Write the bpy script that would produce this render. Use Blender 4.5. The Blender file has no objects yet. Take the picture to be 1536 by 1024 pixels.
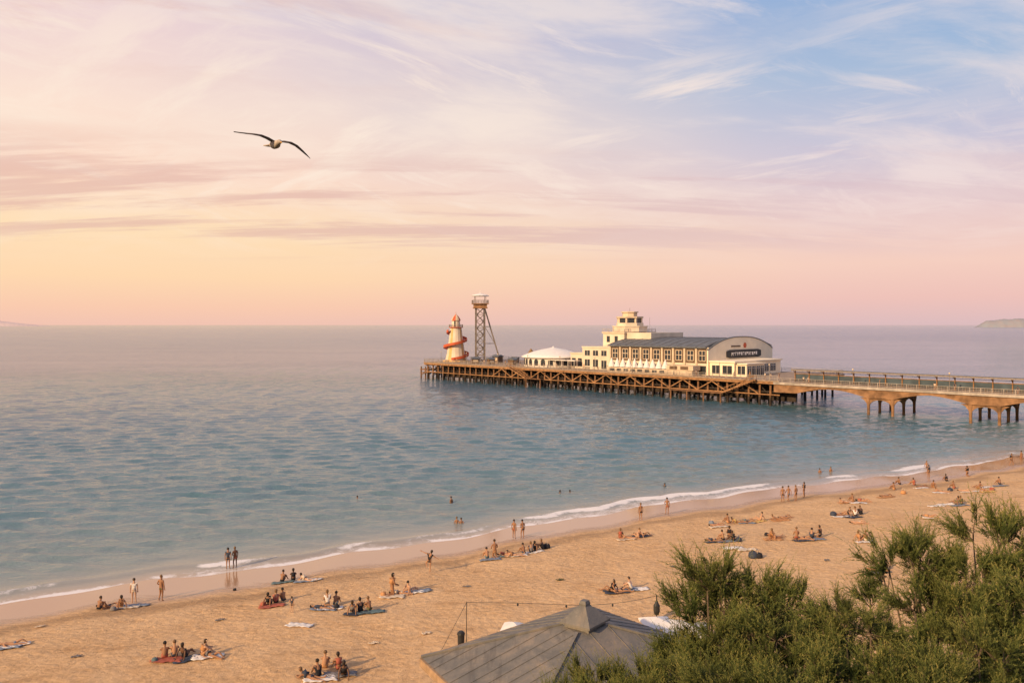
import bpy, math, random
import numpy as np
from mathutils import Vector, Matrix, noise as mnoise
random.seed(7); rs=np.random.RandomState(5)
scene=bpy.context.scene; coll=scene.collection
scene.view_settings.view_transform='Standard'
try: scene.view_settings.look='None'
except Exception: pass
scene.view_settings.exposure=0
H=20.0; F=1200.0   # eye height above the sea (m), focal length in photo pixels
# ---------------------------------------------------------------- helpers
def lin(c):
    return tuple(((v/255)/12.92 if v/255<=.04045 else ((v/255+.055)/1.055)**2.4) for v in c)
def setin(n,k,v):
    if k in n.inputs: n.inputs[k].default_value=v
def mat(name,col,rough=.8,var=.18,scale=2.0,bump=0.0,metal=0.0,col2=None,bscale=None,spec=.3):
    m=bpy.data.materials.new(name); m.use_nodes=True; nt=m.node_tree; N=nt.nodes; L=nt.links
    b=N['Principled BSDF']; setin(b,'Roughness',rough); setin(b,'Metallic',metal); setin(b,'Specular IOR Level',spec)
    tc=N.new('ShaderNodeTexCoord'); nz=N.new('ShaderNodeTexNoise'); nz.inputs['Scale'].default_value=scale; nz.inputs['Detail'].default_value=6
    L.new(tc.outputs['Object'],nz.inputs['Vector'])
    r=N.new('ShaderNodeValToRGB'); r.color_ramp.elements[0].position=.32; r.color_ramp.elements[1].position=.68
    c1=tuple(max(0,v*(1-var)) for v in col); c2=col2 if col2 else tuple(min(1,v*(1+var)) for v in col)
    r.color_ramp.elements[0].color=(*c1,1); r.color_ramp.elements[1].color=(*c2,1)
    L.new(nz.outputs['Fac'],r.inputs['Fac']); L.new(r.outputs['Color'],b.inputs['Base Color'])
    if bump>0:
        n2=N.new('ShaderNodeTexNoise'); n2.inputs['Scale'].default_value=bscale or scale*4; n2.inputs['Detail'].default_value=5
        L.new(tc.outputs['Object'],n2.inputs['Vector'])
        bp=N.new('ShaderNodeBump'); bp.inputs['Distance'].default_value=bump; bp.inputs['Strength'].default_value=.8
        L.new(n2.outputs['Fac'],bp.inputs['Height']); L.new(bp.outputs['Normal'],b.inputs['Normal'])
    return m
class MB:
    def __init__(s): s.v=[]; s.f=[]; s.m=[]
    def add(s,vs,fs,mi=0):
        o=len(s.v); s.v.extend([tuple(p) for p in vs]); s.f.extend([tuple(i+o for i in f) for f in fs]); s.m.extend([mi]*len(fs))
    def box(s,x0,x1,y0,y1,z0,z1,mi=0):
        vs=[(x0,y0,z0),(x1,y0,z0),(x1,y1,z0),(x0,y1,z0),(x0,y0,z1),(x1,y0,z1),(x1,y1,z1),(x0,y1,z1)]
        s.add(vs,[(3,2,1,0),(4,5,6,7),(0,1,5,4),(1,2,6,5),(2,3,7,6),(3,0,4,7)],mi)
    def beam(s,p,q,w,h=None,mi=0):
        h=h or w; p=Vector(p); q=Vector(q); d=(q-p).normalized()
        up=Vector((0,0,1)) if abs(d.z)<.95 else Vector((0,1,0))
        a=d.cross(up).normalized()*w/2; b=a.cross(d).normalized()*h/2
        vs=[p-a-b,p+a-b,p+a+b,p-a+b,q-a-b,q+a-b,q+a+b,q-a+b]
        s.add(vs,[(0,1,2,3),(7,6,5,4),(4,5,1,0),(5,6,2,1),(6,7,3,2),(7,4,0,3)],mi)
    def tube(s,pts,rad,n=8,mi=0,cap=True):
        pts=[Vector(p) for p in pts]; vs=[]; k=len(pts)
        for i,p in enumerate(pts):
            d=(pts[min(i+1,k-1)]-pts[max(i-1,0)]).normalized()
            up=Vector((0,0,1)) if abs(d.z)<.9 else Vector((1,0,0))
            a=d.cross(up).normalized(); b=a.cross(d)
            r=rad[i] if hasattr(rad,'__len__') else rad
            for j in range(n):
                t=2*math.pi*j/n; vs.append(p+a*math.cos(t)*r+b*math.sin(t)*r)
        fs=[]
        for i in range(k-1):
            for j in range(n):
                fs.append((i*n+j,i*n+(j+1)%n,(i+1)*n+(j+1)%n,(i+1)*n+j))
        if cap: fs.append(tuple(range(n))[::-1]); fs.append(tuple((k-1)*n+j for j in range(n)))
        s.add(vs,fs,mi)
    def rings(s,cx,cy,prof,n=16,mi=0,rot=0,cap=True,mif=None):
        vs=[]
        for (z,r) in prof:
            for j in range(n):
                t=2*math.pi*(j+rot)/n; vs.append((cx+r*math.cos(t),cy+r*math.sin(t),z))
        o=len(s.v); s.v.extend(vs)
        for i in range(len(prof)-1):
            for j in range(n):
                s.f.append((o+i*n+j,o+i*n+(j+1)%n,o+(i+1)*n+(j+1)%n,o+(i+1)*n+j)); s.m.append(mif(j) if mif else mi)
        if cap:
            k=len(prof); s.f.append(tuple(o+j for j in range(n))[::-1]); s.m.append(mi); s.f.append(tuple(o+(k-1)*n+j for j in range(n))); s.m.append(mi)
    def ell(s,c,r,n=10,k=6,mi=0,R=None):
        vs=[];fs=[]
        for i in range(k+1):
            a=math.pi*i/k
            for j in range(n):
                t=2*math.pi*j/n; p=Vector((r[0]*math.sin(a)*math.cos(t),r[1]*math.sin(a)*math.sin(t),r[2]*math.cos(a)))
                if R: p=R@p
                vs.append(Vector(c)+p)
        for i in range(k):
            for j in range(n): fs.append((i*n+j,(i+1)*n+j,(i+1)*n+(j+1)%n,i*n+(j+1)%n))
        s.add(vs,fs,mi)
    def prism(s,poly,axis,a,b,mi=0):
        n=len(poly); f=(lambda p,t:(t,p[0],p[1])) if axis=='x' else (lambda p,t:(p[0],t,p[1]))
        vs=[f(p,a) for p in poly]+[f(p,b) for p in poly]
        fs=[tuple(range(n)),tuple(range(n,2*n))[::-1]]+[(i,i+n,(i+1)%n+n,(i+1)%n) for i in range(n)]
        s.add(vs,fs,mi)
    def mesh(s,name,mats,smooth=False):
        me=bpy.data.meshes.new(name); me.from_pydata(s.v,[],s.f)
        for m in mats: me.materials.append(m)
        me.polygons.foreach_set('material_index',s.m)
        if smooth: me.polygons.foreach_set('use_smooth',[True]*len(me.polygons))
        me.update(); 
        import bmesh
        bm=bmesh.new(); bm.from_mesh(me); bmesh.ops.recalc_face_normals(bm,faces=bm.faces); bm.to_mesh(me); bm.free()
        return me
    def build(s,name,mats,parent=None,loc=(0,0,0),smooth=False,label=None,**kw):
        if not isinstance(mats,(list,tuple)): mats=[mats]
        o=bpy.data.objects.new(name,s.mesh(name,mats,smooth)); coll.objects.link(o); o.location=loc
        if parent: o.parent=parent
        if label: o['label']=label
        for k,v in kw.items(): o[k]=v
        return o
def thing(name,loc,rz,label,cat,group=None):
    e=bpy.data.objects.new(name,None); e.empty_display_size=.5; coll.objects.link(e); e.location=loc; e.rotation_euler[2]=rz
    e['label']=label; e['category']=cat
    if group: e['group']=group
    return e
def tag(o,label,cat,group=None):
    o['label']=label; o['category']=cat
    if group: o['group']=group
def clone(o,loc=None,rz=None,sc=None):
    c=o.copy(); coll.objects.link(c)
    if loc is not None: c.location=loc
    if rz is not None: c.rotation_euler[2]=rz
    if sc is not None: c.scale=sc if hasattr(sc,'__len__') else (sc,)*3
    for ch in list(o.children):
        k=ch.copy(); coll.objects.link(k); k.parent=c
        for g in list(ch.children):
            k2=g.copy(); coll.objects.link(k2); k2.parent=k
    return c
# ---------------------------------------------------------------- terrain
SX=np.array([-300,-120,-60,-36.7,-27.7,-16.5,-9.1,-.5,5.6,14,24,36.3,46.7,58,72,78,100,140,400])
SY=np.array([-130,5,42,57.4,63,69,73.8,78,82,87.3,93,101,105,110,118,122.4,134,156,300])
def shore_y(x): 
    x=np.asarray(x,float)
    y=(np.interp(x,SX,SY)+np.interp(x-3,SX,SY)+np.interp(x+3,SX,SY)+np.interp(x-6,SX,SY)+np.interp(x+6,SX,SY))/5
    return y+.45*np.sin(x*.42+1)+.3*np.sin(x*.9+2)+.6*np.sin(x*.11)
def sdist(x,y): return (shore_y(x)-y)*.88
def vnoise(x,y,seed=0):
    xi=np.floor(x).astype(int); yi=np.floor(y).astype(int); fx=x-xi; fy=y-yi
    fx=fx*fx*(3-2*fx); fy=fy*fy*(3-2*fy)
    def h(a,b): 
        n=(a*374761393+b*668265263+seed*974711)&0x7fffffff; n=((n^(n>>13))*1274126177)&0x7fffffff; return ((n^(n>>16))&0xffff)/65535.
    return (h(xi,yi)*(1-fx)+h(xi+1,yi)*fx)*(1-fy)+(h(xi,yi+1)*(1-fx)+h(xi+1,yi+1)*fx)*fy
def ground_h(x,y,fine=True):
    x=np.asarray(x,float); y=np.asarray(y,float); s=sdist(x,y)
    z=np.where(s<0,np.maximum(s*.07,-6),0)+np.interp(s,[0,6,11,20,40,80],[0,.38,1.0,1.6,2.0,2.3])
    ca=18.2-.55*np.maximum(y,0); cb=np.interp(y,[0,10,17,24,30,40,60],[18.2,12,9,7.9,5.4,1.4,-6]); wr=np.clip((x-3)/5,0,1)
    cl=ca*(1-wr)+cb*wr
    z=np.where(cl>z,cl,z)
    if fine:
        u=np.clip((s-5)/6,0,1)
        z=z+u*(.12*(vnoise(x*.3,y*.3,1)-.5)+.08*(vnoise(x*1.1,y*1.1,2)-.5)+.06*(vnoise(x*2.3,y*2.3,3)-.5))
    return z
def on_ground(bx,by):
    """world spot on the terrain seen along the surveyed bearing / depression"""
    z=1.0
    for _ in range(12):
        d=(H-z)*F/(by-487.); x=(bx-768)/F*d; z=float(ground_h(x,d)); 
        if by>700: z=max(z,-.0) if z>-.2 else z
    return x,d,z
def grid(xs,ys,zf):
    X,Y=np.meshgrid(xs,ys); Z=zf(X,Y); nx,ny=len(xs),len(ys)
    V=np.stack([X,Y,Z],-1).reshape(-1,3)
    i=np.arange(nx*ny).reshape(ny,nx); Fq=np.stack([i[:-1,:-1],i[:-1,1:],i[1:,1:],i[1:,:-1]],-1).reshape(-1,4)
    return X,Y,V,Fq
def npmesh(name,V,Fq,smooth=True):
    me=bpy.data.meshes.new(name); k=Fq.shape[1]
    me.vertices.add(len(V)); me.vertices.foreach_set('co',V.astype(np.float32).ravel())
    me.loops.add(Fq.size); me.loops.foreach_set('vertex_index',Fq.astype(np.int32).ravel())
    me.polygons.add(len(Fq)); me.polygons.foreach_set('loop_start',np.arange(0,Fq.size,k,dtype=np.int32))
    try: me.polygons.foreach_set('loop_total',np.full(len(Fq),k,dtype=np.int32))
    except Exception: pass
    me.update(calc_edges=True)
    if smooth: me.polygons.foreach_set('use_smooth',np.ones(len(Fq),bool))
    me.validate(); return me
def attr(me,name,arr):
    a=me.attributes.new(name,'FLOAT','POINT'); a.data.foreach_set('value',np.asarray(arr,np.float32).ravel())
class NT:
    def __init__(s,nt): s.nt=nt; s.N=nt.nodes; s.L=nt.links
    def put(s,inp,v):
        if isinstance(v,bpy.types.NodeSocket): s.L.new(v,inp)
        else: inp.default_value=v
    def math(s,op,a,b=0.0,c=None,clamp=False):
        n=s.N.new('ShaderNodeMath'); n.operation=op; n.use_clamp=clamp; s.put(n.inputs[0],a); s.put(n.inputs[1],b)
        if c is not None: s.put(n.inputs[2],c)
        return n.outputs[0]
    def mr(s,v,a,b,c=0.,d=1.,smooth=True):
        n=s.N.new('ShaderNodeMapRange'); n.interpolation_type='SMOOTHSTEP' if smooth else 'LINEAR'
        s.put(n.inputs[0],v)
        for i,k in enumerate((a,b,c,d)): n.inputs[i+1].default_value=k
        return n.outputs[0]
    def mix(s,f,a,b):
        n=s.N.new('ShaderNodeMix'); n.data_type='RGBA'; s.put(n.inputs[0],f)
        for i,v in ((6,a),(7,b)):
            if isinstance(v,tuple) and len(v)==3: v=(*v,1)
            s.put(n.inputs[i],v)
        return n.outputs[2]
    def noise(s,vec,scale,detail=4,rough=.5,dist=0.):
        n=s.N.new('ShaderNodeTexNoise'); s.put(n.inputs['Vector'],vec); n.inputs['Scale'].default_value=scale
        n.inputs['Detail'].default_value=detail; n.inputs['Roughness'].default_value=rough; n.inputs['Distortion'].default_value=dist
        return n.outputs['Fac']
    def mapping(s,vec,scale=(1,1,1),rot=(0,0,0),loc=(0,0,0)):
        n=s.N.new('ShaderNodeMapping'); s.put(n.inputs['Vector'],vec); n.inputs['Scale'].default_value=scale; n.inputs['Rotation'].default_value=rot; n.inputs['Location'].default_value=loc
        return n.outputs[0]
    def rotscale(s,vec,rot,scale,loc=(0,0,0)):
        return s.mapping(s.mapping(vec,(1,1,1),(0,0,rot)),scale,(0,0,0),loc)
    def ramp(s,f,els):
        n=s.N.new('ShaderNodeValToRGB'); cr=n.color_ramp
        while len(cr.elements)<len(els): cr.elements.new(.5)
        for e,(p,c) in zip(cr.elements,els): e.position=p; e.color=(*c,1)
        s.put(n.inputs[0],f); return n.outputs[0]
    def attr(s,name):
        n=s.N.new('ShaderNodeAttribute'); n.attribute_name=name; return n.outputs['Fac']
    def bump(s,h,dist,strength=1.,normal=None):
        n=s.N.new('ShaderNodeBump'); n.inputs['Distance'].default_value=dist; n.inputs['Strength'].default_value=strength
        s.put(n.inputs['Height'],h)
        if normal is not None: s.put(n.inputs['Normal'],normal)
        return n.outputs[0]
# ---------------------------------------------------------------- world / sun / camera
w=bpy.data.worlds.new("World"); scene.world=w; w.use_nodes=True
T=NT(w.node_tree); bg=T.N['Background']
tc=T.N.new('ShaderNodeTexCoord').outputs['Generated']
sp=T.N.new('ShaderNodeSeparateXYZ'); T.L.new(tc,sp.inputs[0]); x,y,z=sp.outputs
zc=T.math('MAXIMUM',z,0.0)
left=T.ramp(zc,[(0,lin((242,196,178))),(.02,lin((250,203,175))),(.055,lin((255,217,176))),(.11,lin((255,224,184))),(.17,lin((254,220,198))),(.24,lin((252,226,210))),(.33,lin((238,212,212))),(.42,lin((206,200,220))),(1,lin((112,140,190)))])
right=T.ramp(zc,[(0,lin((220,188,190))),(.03,lin((238,194,186))),(.07,lin((245,206,192))),(.14,lin((230,204,206))),(.2,lin((202,198,216))),(.28,lin((166,188,217))),(.36,lin((132,172,216))),(.5,lin((106,148,204))),(1,lin((80,115,175)))])
n0=T.noise(tc,2.2,3)
tx=T.mr(T.math('ADD',x,T.math('MULTIPLY',T.math('SUBTRACT',n0,.5),.5)),-.48,.55)
base=T.mix(tx,left,right)
def plane(off):
    den=T.math('ADD',zc,off); cv=T.N.new('ShaderNodeCombineXYZ')
    T.put(cv.inputs[0],T.math('DIVIDE',x,den)); T.put(cv.inputs[1],T.math('DIVIDE',y,den)); return cv.outputs[0]
cA=plane(.20); cB=plane(.14)
warp=T.noise(T.mapping(cA,(1,1,1),(0,0,0),(5,3,0)),.7,2,.4)
wv=T.N.new('ShaderNodeCombineXYZ'); T.put(wv.inputs[0],T.math('MULTIPLY',warp,.7)); T.put(wv.inputs[1],T.math('MULTIPLY',warp,-.6))
ad_=T.N.new('ShaderNodeVectorMath'); ad_.operation='ADD'; T.L.new(cA,ad_.inputs[0]); T.L.new(wv.outputs[0],ad_.inputs[1]); cW=ad_.outputs[0]
c1=T.noise(T.rotscale(cW,math.radians(-16),(.8,1.7,1),(3.1,1.7,0)),1.5,12,.62,.12)
m1=T.mr(c1,.43,.68)
c2=T.noise(T.rotscale(cW,math.radians(34),(.9,3.2,1),(7.3,2.2,0)),1.5,14,.66,.15)
patch=T.mr(T.noise(T.mapping(cA,(1,1,1),(0,0,0),(2.0,9,0)),.9,3),.36,.62)
m2=T.math('MULTIPLY',T.mr(c2,.46,.66),patch)
c4=T.noise(T.rotscale(cW,math.radians(-38),(1.0,3.6,1),(1.3,4.2,0)),1.6,14,.66,.15)
m4=T.math('MULTIPLY',T.mr(c4,.48,.68),T.math('SUBTRACT',1.0,patch))
cl=T.math('MAXIMUM',T.math('MULTIPLY',m1,.58),T.math('MAXIMUM',T.math('MULTIPLY',m2,.85),T.math('MULTIPLY',m4,.75)))
cl=T.math('MULTIPLY',cl,T.mr(zc,.05,.18,0,1))
ccol=T.mix(tx,lin((255,238,220)),lin((250,231,223)))
col=T.mix(cl,base,ccol)
c3=T.noise(T.rotscale(cB,math.radians(-4),(.42,2.3,1),(4.3,6.4,0)),1.2,13,.64,.2)
band=T.math('MULTIPLY',T.mr(zc,.07,.11,0,1),T.mr(zc,.16,.23,1,0.0))
m3=T.math('MULTIPLY',T.mr(c3,.46,.59),band)
m3=T.math('MULTIPLY',m3,T.mr(x,-.1,.5,.66,.28))
c5=T.noise(T.rotscale(cW,math.radians(-12),(.9,2.0,1),(9.3,1.4,0)),1.5,13,.64,.2)
m5=T.math('MULTIPLY',T.math('MULTIPLY',T.mr(c5,.46,.62),T.mr(zc,.25,.33,0,1)),T.mr(x,-.45,.15,.5,0.05))
col=T.mix(T.math('MAXIMUM',m3,m5),col,T.mix(tx,lin((226,182,170)),lin((212,184,194))))
T.put(bg.inputs[0],col); bg.inputs[1].default_value=1.0
sd=bpy.data.lights.new('sun','SUN'); sd.energy=5.0; sd.angle=math.radians(1.5); sd.color=(1,.70,.39)
so=bpy.data.objects.new('sun',sd); coll.objects.link(so)
sdir=Vector((-.68,-.66,.40)).normalized(); so.rotation_euler=sdir.to_track_quat('Z','Y').to_euler(); so.location=(-50,-20,60)
cd=bpy.data.cameras.new('camera'); cam=bpy.data.objects.new('camera',cd); coll.objects.link(cam); scene.camera=cam
cam.location=(0,0,H); cam.rotation_euler=(math.radians(90),0,0); cd.sensor_width=36; cd.lens=36*F/1536; cd.shift_y=-25/1536; cd.clip_start=.5; cd.clip_end=90000
# ---------------------------------------------------------------- ground
xs=np.unique(np.concatenate([np.linspace(-300,-60,40),np.arange(-60,100,.45),np.linspace(100,400,50)]))
ys=np.unique(np.concatenate([np.linspace(-150,18,50),np.arange(18,132,.45),np.linspace(132,420,60)]))
X,Y,V,Fq=grid(xs,ys,ground_h); me=npmesh('ground',V,Fq); attr(me,'shore',sdist(X,Y))
gm=bpy.data.materials.new('sand'); gm.use_nodes=True; T=NT(gm.node_tree); b=T.N['Principled BSDF']
oc=T.N.new('ShaderNodeTexCoord').outputs['Object']; s=T.attr('shore')
na=T.noise(oc,.25,5,.6); nb=T.noise(oc,3.2,8,.75); nc=T.noise(T.mapping(oc,(.5,1.6,1),(0,0,.5)),.5,9,.70,.6)
nd=T.noise(T.mapping(oc,(1,2,1),(0,0,.45)),2.6,5,.6)
dry=T.ramp(nb,[(.3,(.47,.275,.13)),(.5,(.69,.425,.21)),(.7,(.84,.57,.31))])
dry=T.mix(T.mr(nc,.53,.66,0,.6),dry,(.44,.245,.11))
dry=T.mix(T.mr(nd,.65,.73,0,.5),dry,(.24,.135,.07))
dry=T.mix(T.mr(na,.4,.65,0,.3),dry,(.82,.56,.32))
sn=T.math('ADD',s,T.math('MULTIPLY',na,5))
dark=T.math('MULTIPLY',T.mr(sn,9.6,10.8),T.mr(sn,11.0,13.5,1,0))
dry=T.mix(T.math('MULTIPLY',dark,.5),dry,(.26,.145,.07))
wet=T.mr(T.math('ADD',s,T.math('MULTIPLY',T.math('SUBTRACT',nc,.5),4)),4.8,7.8,1,0)
colr=T.mix(wet,dry,(.46,.275,.16))
spx=T.N.new('ShaderNodeSeparateXYZ'); T.L.new(oc,spx.inputs[0])
veg=T.mr(spx.outputs[2],3.2,4.2); colr=T.mix(veg,colr,(.06,.07,.03))
T.put(b.inputs['Base Color'],colr); T.put(b.inputs['Roughness'],T.math('SUBTRACT',.92,T.math('MULTIPLY',wet,.82)))
T.put(b.inputs['Specular IOR Level'],T.math('ADD',.3,T.math('MULTIPLY',wet,.5)))
vo=T.N.new('ShaderNodeTexVoronoi'); T.L.new(T.mapping(oc,(1,1.3,1),(0,0,.4)),vo.inputs['Vector']); vo.inputs['Scale'].default_value=2.0
vo.feature='SMOOTH_F1'
hh=T.math('ADD',T.math('MULTIPLY',vo.outputs['Distance'],.75),T.math('ADD',nb,T.math('MULTIPLY',T.noise(oc,11,4,.65),.35)))
hh=T.math('MULTIPLY',hh,T.math('SUBTRACT',1.0,T.math('MULTIPLY',wet,.98)))
T.put(b.inputs['Normal'],T.bump(hh,.15,1.0))
me.materials.append(gm); g=bpy.data.objects.new('ground',me); coll.objects.link(g); g['kind']='structure'
# ---------------------------------------------------------------- sea
def spaced(a,b,s0,g):
    out=[a]; st=s0
    while out[-1]<b: out.append(out[-1]+st); st*=g
    return np.array(out)
xp=np.arange(-120,150,.6); xr=spaced(150,40000,1.2,1.09); xl=-spaced(120,40000,1.2,1.09)[::-1]
xs=np.unique(np.concatenate([xl,xp,xr]))
ys=np.unique(np.concatenate([np.linspace(-200,40,15),np.arange(40,140,.3),spaced(140,60000,.4,1.010)]))
def sea_z(X,Y):
    s=-sdist(X,Y); Z=np.zeros_like(X); r=np.random.RandomState(3)
    fade=np.clip((s-1)/12,0.,1)*np.clip(1-(np.abs(X)-150)/150,0,1)
    n=34
    for i in range(n):
        lam=1.4*(1.042**i); th=math.radians(-86+r.normal()*20); k=2*math.pi/lam
        f2=np.clip(1-(Y-60-lam*24)/(lam*55),0,1)
        ph=k*(X*math.cos(th)+Y*math.sin(th))+r.uniform(0,6.28)+1.5*np.sin(X*.11+i*1.7)+1.2*np.sin(Y*.07+i*2.3)
        env=.5+1.0*vnoise(X/(lam*4)+i*7,Y/(lam*4)-i*3,i)
        Z+=f2*env*.0076*lam**.85*(2*np.power(.5+.5*np.sin(ph),1.7)-.85)
    Z*=fade
    mod=np.clip(.25+1.1*vnoise(X*.07+3,Y*0+2,8),0,1)
    Z+=.20*mod*np.exp(-((s-2.3-.6*np.sin(X*.13))/.6)**2)+.08*np.exp(-((s-7.5-1.5*np.sin(X*.09+1))/1.1)**2)
    return Z+.02
X,Y,V,Fq=grid(xs,ys,sea_z); me=npmesh('sea',V,Fq); attr(me,'shore',np.clip(-sdist(X,Y),-50,3000))
wm=bpy.data.materials.new('sea_water'); wm.use_nodes=True; T=NT(wm.node_tree); b=T.N['Principled BSDF']
oc=T.N.new('ShaderNodeTexCoord').outputs['Object']; s=T.attr('shore')
deep=T.ramp(T.mr(s,0,120,0,1,False),[(0,(.42,.31,.22)),(.015,(.29,.27,.22)),(.06,(.155,.215,.215)),(.25,(.085,.165,.195)),(1,(.065,.135,.185))])
deep=T.mix(T.mr(s,120,900),deep,(.065,.125,.21))  # far water tinted bluer, standing in for upper sky mirrored by rough waves
w1=T.noise(T.mapping(oc,(.6,1,1),(0,0,.2)),2.1,5,.65,.4)
w2=T.noise(T.mapping(oc,(.5,1,1),(0,0,-.12)),.85,6,.70,.3)
w3=T.noise(T.mapping(oc,(.4,1,1),(0,0,.08)),.26,7,.72,.2)
w4=T.noise(T.mapping(oc,(.3,1,1),(0,0,.05)),.06,7,.68,.2)
patchn=T.mr(T.noise(T.mapping(oc,(.25,1,1),(0,0,.15)),.02,4,.55,.4),.38,.62,.75,1.1)
spx=T.N.new('ShaderNodeSeparateXYZ'); T.L.new(oc,spx.inputs[0]); X_=spx.outputs[0]
sinx=T.math('MULTIPLY',T.math('SINE',T.math('MULTIPLY',X_,.13)),.5)
fn=T.noise(oc,1.1,8,.74,.7); fl=T.noise(T.mapping(oc,(1,0.0,0),(0,0,0),(4.2,0,0)),.06,2,.5)
fl=T.math('ADD',fl,T.math('MULTIPLY',T.mr(X_,-6,8),T.mr(X_,45,22,.0,.13,False)))
fk=T.noise(T.mapping(oc,(1,1,1),(0,0,0),(9,2,0)),.22,3,.5)
b1=T.mr(s,.0,1.5,1,0,False)
f1=T.math('MULTIPLY',T.math('SUBTRACT',T.math('ADD',T.math('MULTIPLY',b1,T.mr(fk,.35,.6,.45,.9)),fn),.98),3.5,clamp=True)
c0=T.math('ABSOLUTE',T.math('SUBTRACT',s,T.math('ADD',2.1,T.math('ADD',sinx,T.math('MULTIPLY',T.math('SUBTRACT',fk,.5),3.0)))))
b2=T.math('MULTIPLY',T.mr(c0,.15,1.6,1,0,False),T.mr(fl,.42,.58,.1,1))
f2=T.math('MULTIPLY',T.math('SUBTRACT',T.math('ADD',T.math('MULTIPLY',b2,1.0),fn),1.0),3.5,clamp=True)
b3=T.math('MULTIPLY',T.mr(s,.6,4.0,.42,.0),T.mr(fl,.36,.6,.4,1))
f3=T.math('MULTIPLY',T.math('SUBTRACT',T.math('ADD',b3,fn),.82),3.0,clamp=True)
foam=T.math('MULTIPLY',T.math('MAXIMUM',T.math('MAXIMUM',f1,f2),f3),.9)
colr=T.mix(foam,deep,(.86,.81,.78))
T.put(b.inputs['Base Color'],colr); T.put(b.inputs['Roughness'],T.math('ADD',T.mr(s,60,900,.04,.12),T.math('MULTIPLY',foam,.7)))
setin(b,'IOR',1.40); setin(b,'Specular IOR Level',.5)
calm=T.math('MULTIPLY',T.mr(s,0,14,.2,1),patchn)
hgt=T.math('ADD',T.math('MULTIPLY',w1,T.mr(s,20,200,.10,.04)),T.math('ADD',T.math('MULTIPLY',w2,T.mr(s,20,160,.24,.34)),T.math('ADD',T.math('MULTIPLY',w3,T.mr(s,60,260,.10,.95)),T.math('MULTIPLY',w4,T.mr(s,200,900,.0,2.6)))))
hgt=T.math('MULTIPLY',hgt,calm)
T.put(b.inputs['Normal'],T.bump(hgt,1.0,1.0))
me.materials.append(wm); o=bpy.data.objects.new('sea',me); coll.objects.link(o); o['kind']='structure'
# ---------------------------------------------------------------- distant land
def land(name,xa,xb,y0,dep,hf,m):
    n=160; xs=np.linspace(xa,xb,n); V=[]; prof=[0,.55,.9,1,.98,.95,.85,.6,0]
    for q in range(9):
        j=q/8
        for xx in xs:
            hh=hf(xx); yy=y0+dep*j*.5
            V.append((xx*yy/y0+6*math.sin(xx*.05+q),yy,-3 if q in (0,8) else hh*prof[q]+min(1,hh/20)*2.5*math.sin(xx*.09+q*9)))
    idx=np.arange(9*n).reshape(9,n); Fq=np.stack([idx[:-1,:-1],idx[:-1,1:],idx[1:,1:],idx[1:,:-1]],-1).reshape(-1,4)
    me=npmesh(name,np.array(V),Fq); me.materials.append(m); o=bpy.data.objects.new(name,me); coll.objects.link(o); o['kind']='structure'
hm=mat('hazed_headland_rock',(.40,.35,.35),.95,.12,.02,0,col2=(.32,.34,.36))  # pale, low-contrast colour has distance haze mixed into it
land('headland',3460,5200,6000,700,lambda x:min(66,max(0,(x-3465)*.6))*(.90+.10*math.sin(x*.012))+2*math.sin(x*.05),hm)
hm2=mat('hazed_far_hills',(.60,.48,.46),.95,.06,.002)  # pinkish pale tone paints the haze over these hills
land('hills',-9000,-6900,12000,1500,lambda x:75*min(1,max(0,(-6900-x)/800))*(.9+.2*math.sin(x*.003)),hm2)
# ---------------------------------------------------------------- pier materials
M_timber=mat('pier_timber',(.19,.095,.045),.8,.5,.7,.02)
M_brace=mat('brace_timber',(.30,.155,.07),.8,.4,.9,.02)  # lighter copy of the pile timber, sunlit tone put into the colour
M_dark=mat('wet_and_shaded_timber',(.04,.027,.02),.7,.4,1.2,.02)  # for wet pile feet, and for under-deck shade painted onto inner timbers
M_deck=mat('deck_boards',(.33,.24,.17),.8,.25,1.5)
M_white=mat('white_paint',(.68,.61,.52),.5,.10,1.0)
M_rail=mat('weathered_rail',(.38,.32,.265),.6,.3,.8)
M_cream=mat('cream_render',(.60,.47,.33),.75,.15,.5)
M_cream2=mat('pale_render',(.66,.55,.42),.75,.13,.35)
M_gable=mat('gable_render',(.86,.72,.52),.8,.06,.4)
M_slate=mat('slate_roof',(.12,.125,.13),.55,.25,.8)
M_brown=mat('brown_cladding',(.14,.085,.05),.6,.3,1.0)
M_glass=mat('dark_glass',(.03,.035,.04),.12,.3,.5,spec=.6)
M_green=mat('blue_grey_screen',(.06,.085,.105),.35,.3,.5,spec=.4)
M_red=mat('red_paint',(.52,.10,.035),.45,.15,1.5)
M_yellow=mat('yellow_paint',(.62,.38,.14),.5,.12,1.5)
M_steel=mat('painted_steel',(.22,.18,.15),.5,.25,2.0,metal=.1)
M_conc=mat('weathered_concrete',(.26,.14,.07),.85,.5,.5,.03)
M_canvas=mat('white_canvas',(.76,.71,.66),.8,.06,1.2)
M_thatch=mat('thatch',(.24,.15,.07),.95,.35,4,.05)
M_black=mat('black_metal',(.03,.03,.03),.5,.3,3)
A=Vector((-32,295,0)); TH=math.atan2(-.714,.7)
RZ=Matrix.Rotation(TH,3,'Z')
def pw(u,v,z=0): p=A+RZ@Vector((u,v,0)); return (p.x,p.y,z)
DZ=6.3
pier=thing('pier',pw(0,0,0),TH,'long timber pier head standing on piles in the sea','pier')
m=MB(); m.box(-1,139,0,38,DZ-.3,DZ)
for i in range(70): m.box(-.9+i*2,-.84+i*2,.1,37.9,DZ+.004,DZ+.012)
m.build('deck',M_deck,pier)
m=MB(); m.box(-1,139,.15,.5,DZ-.95,DZ-.31); m.box(138.4,138.8,.6,37.8,DZ-1.25,DZ-.31); m.box(-.8,-.4,.6,37.8,DZ-1.25,DZ-.31)
m.build('fascia_beam',M_brace,pier)
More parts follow.
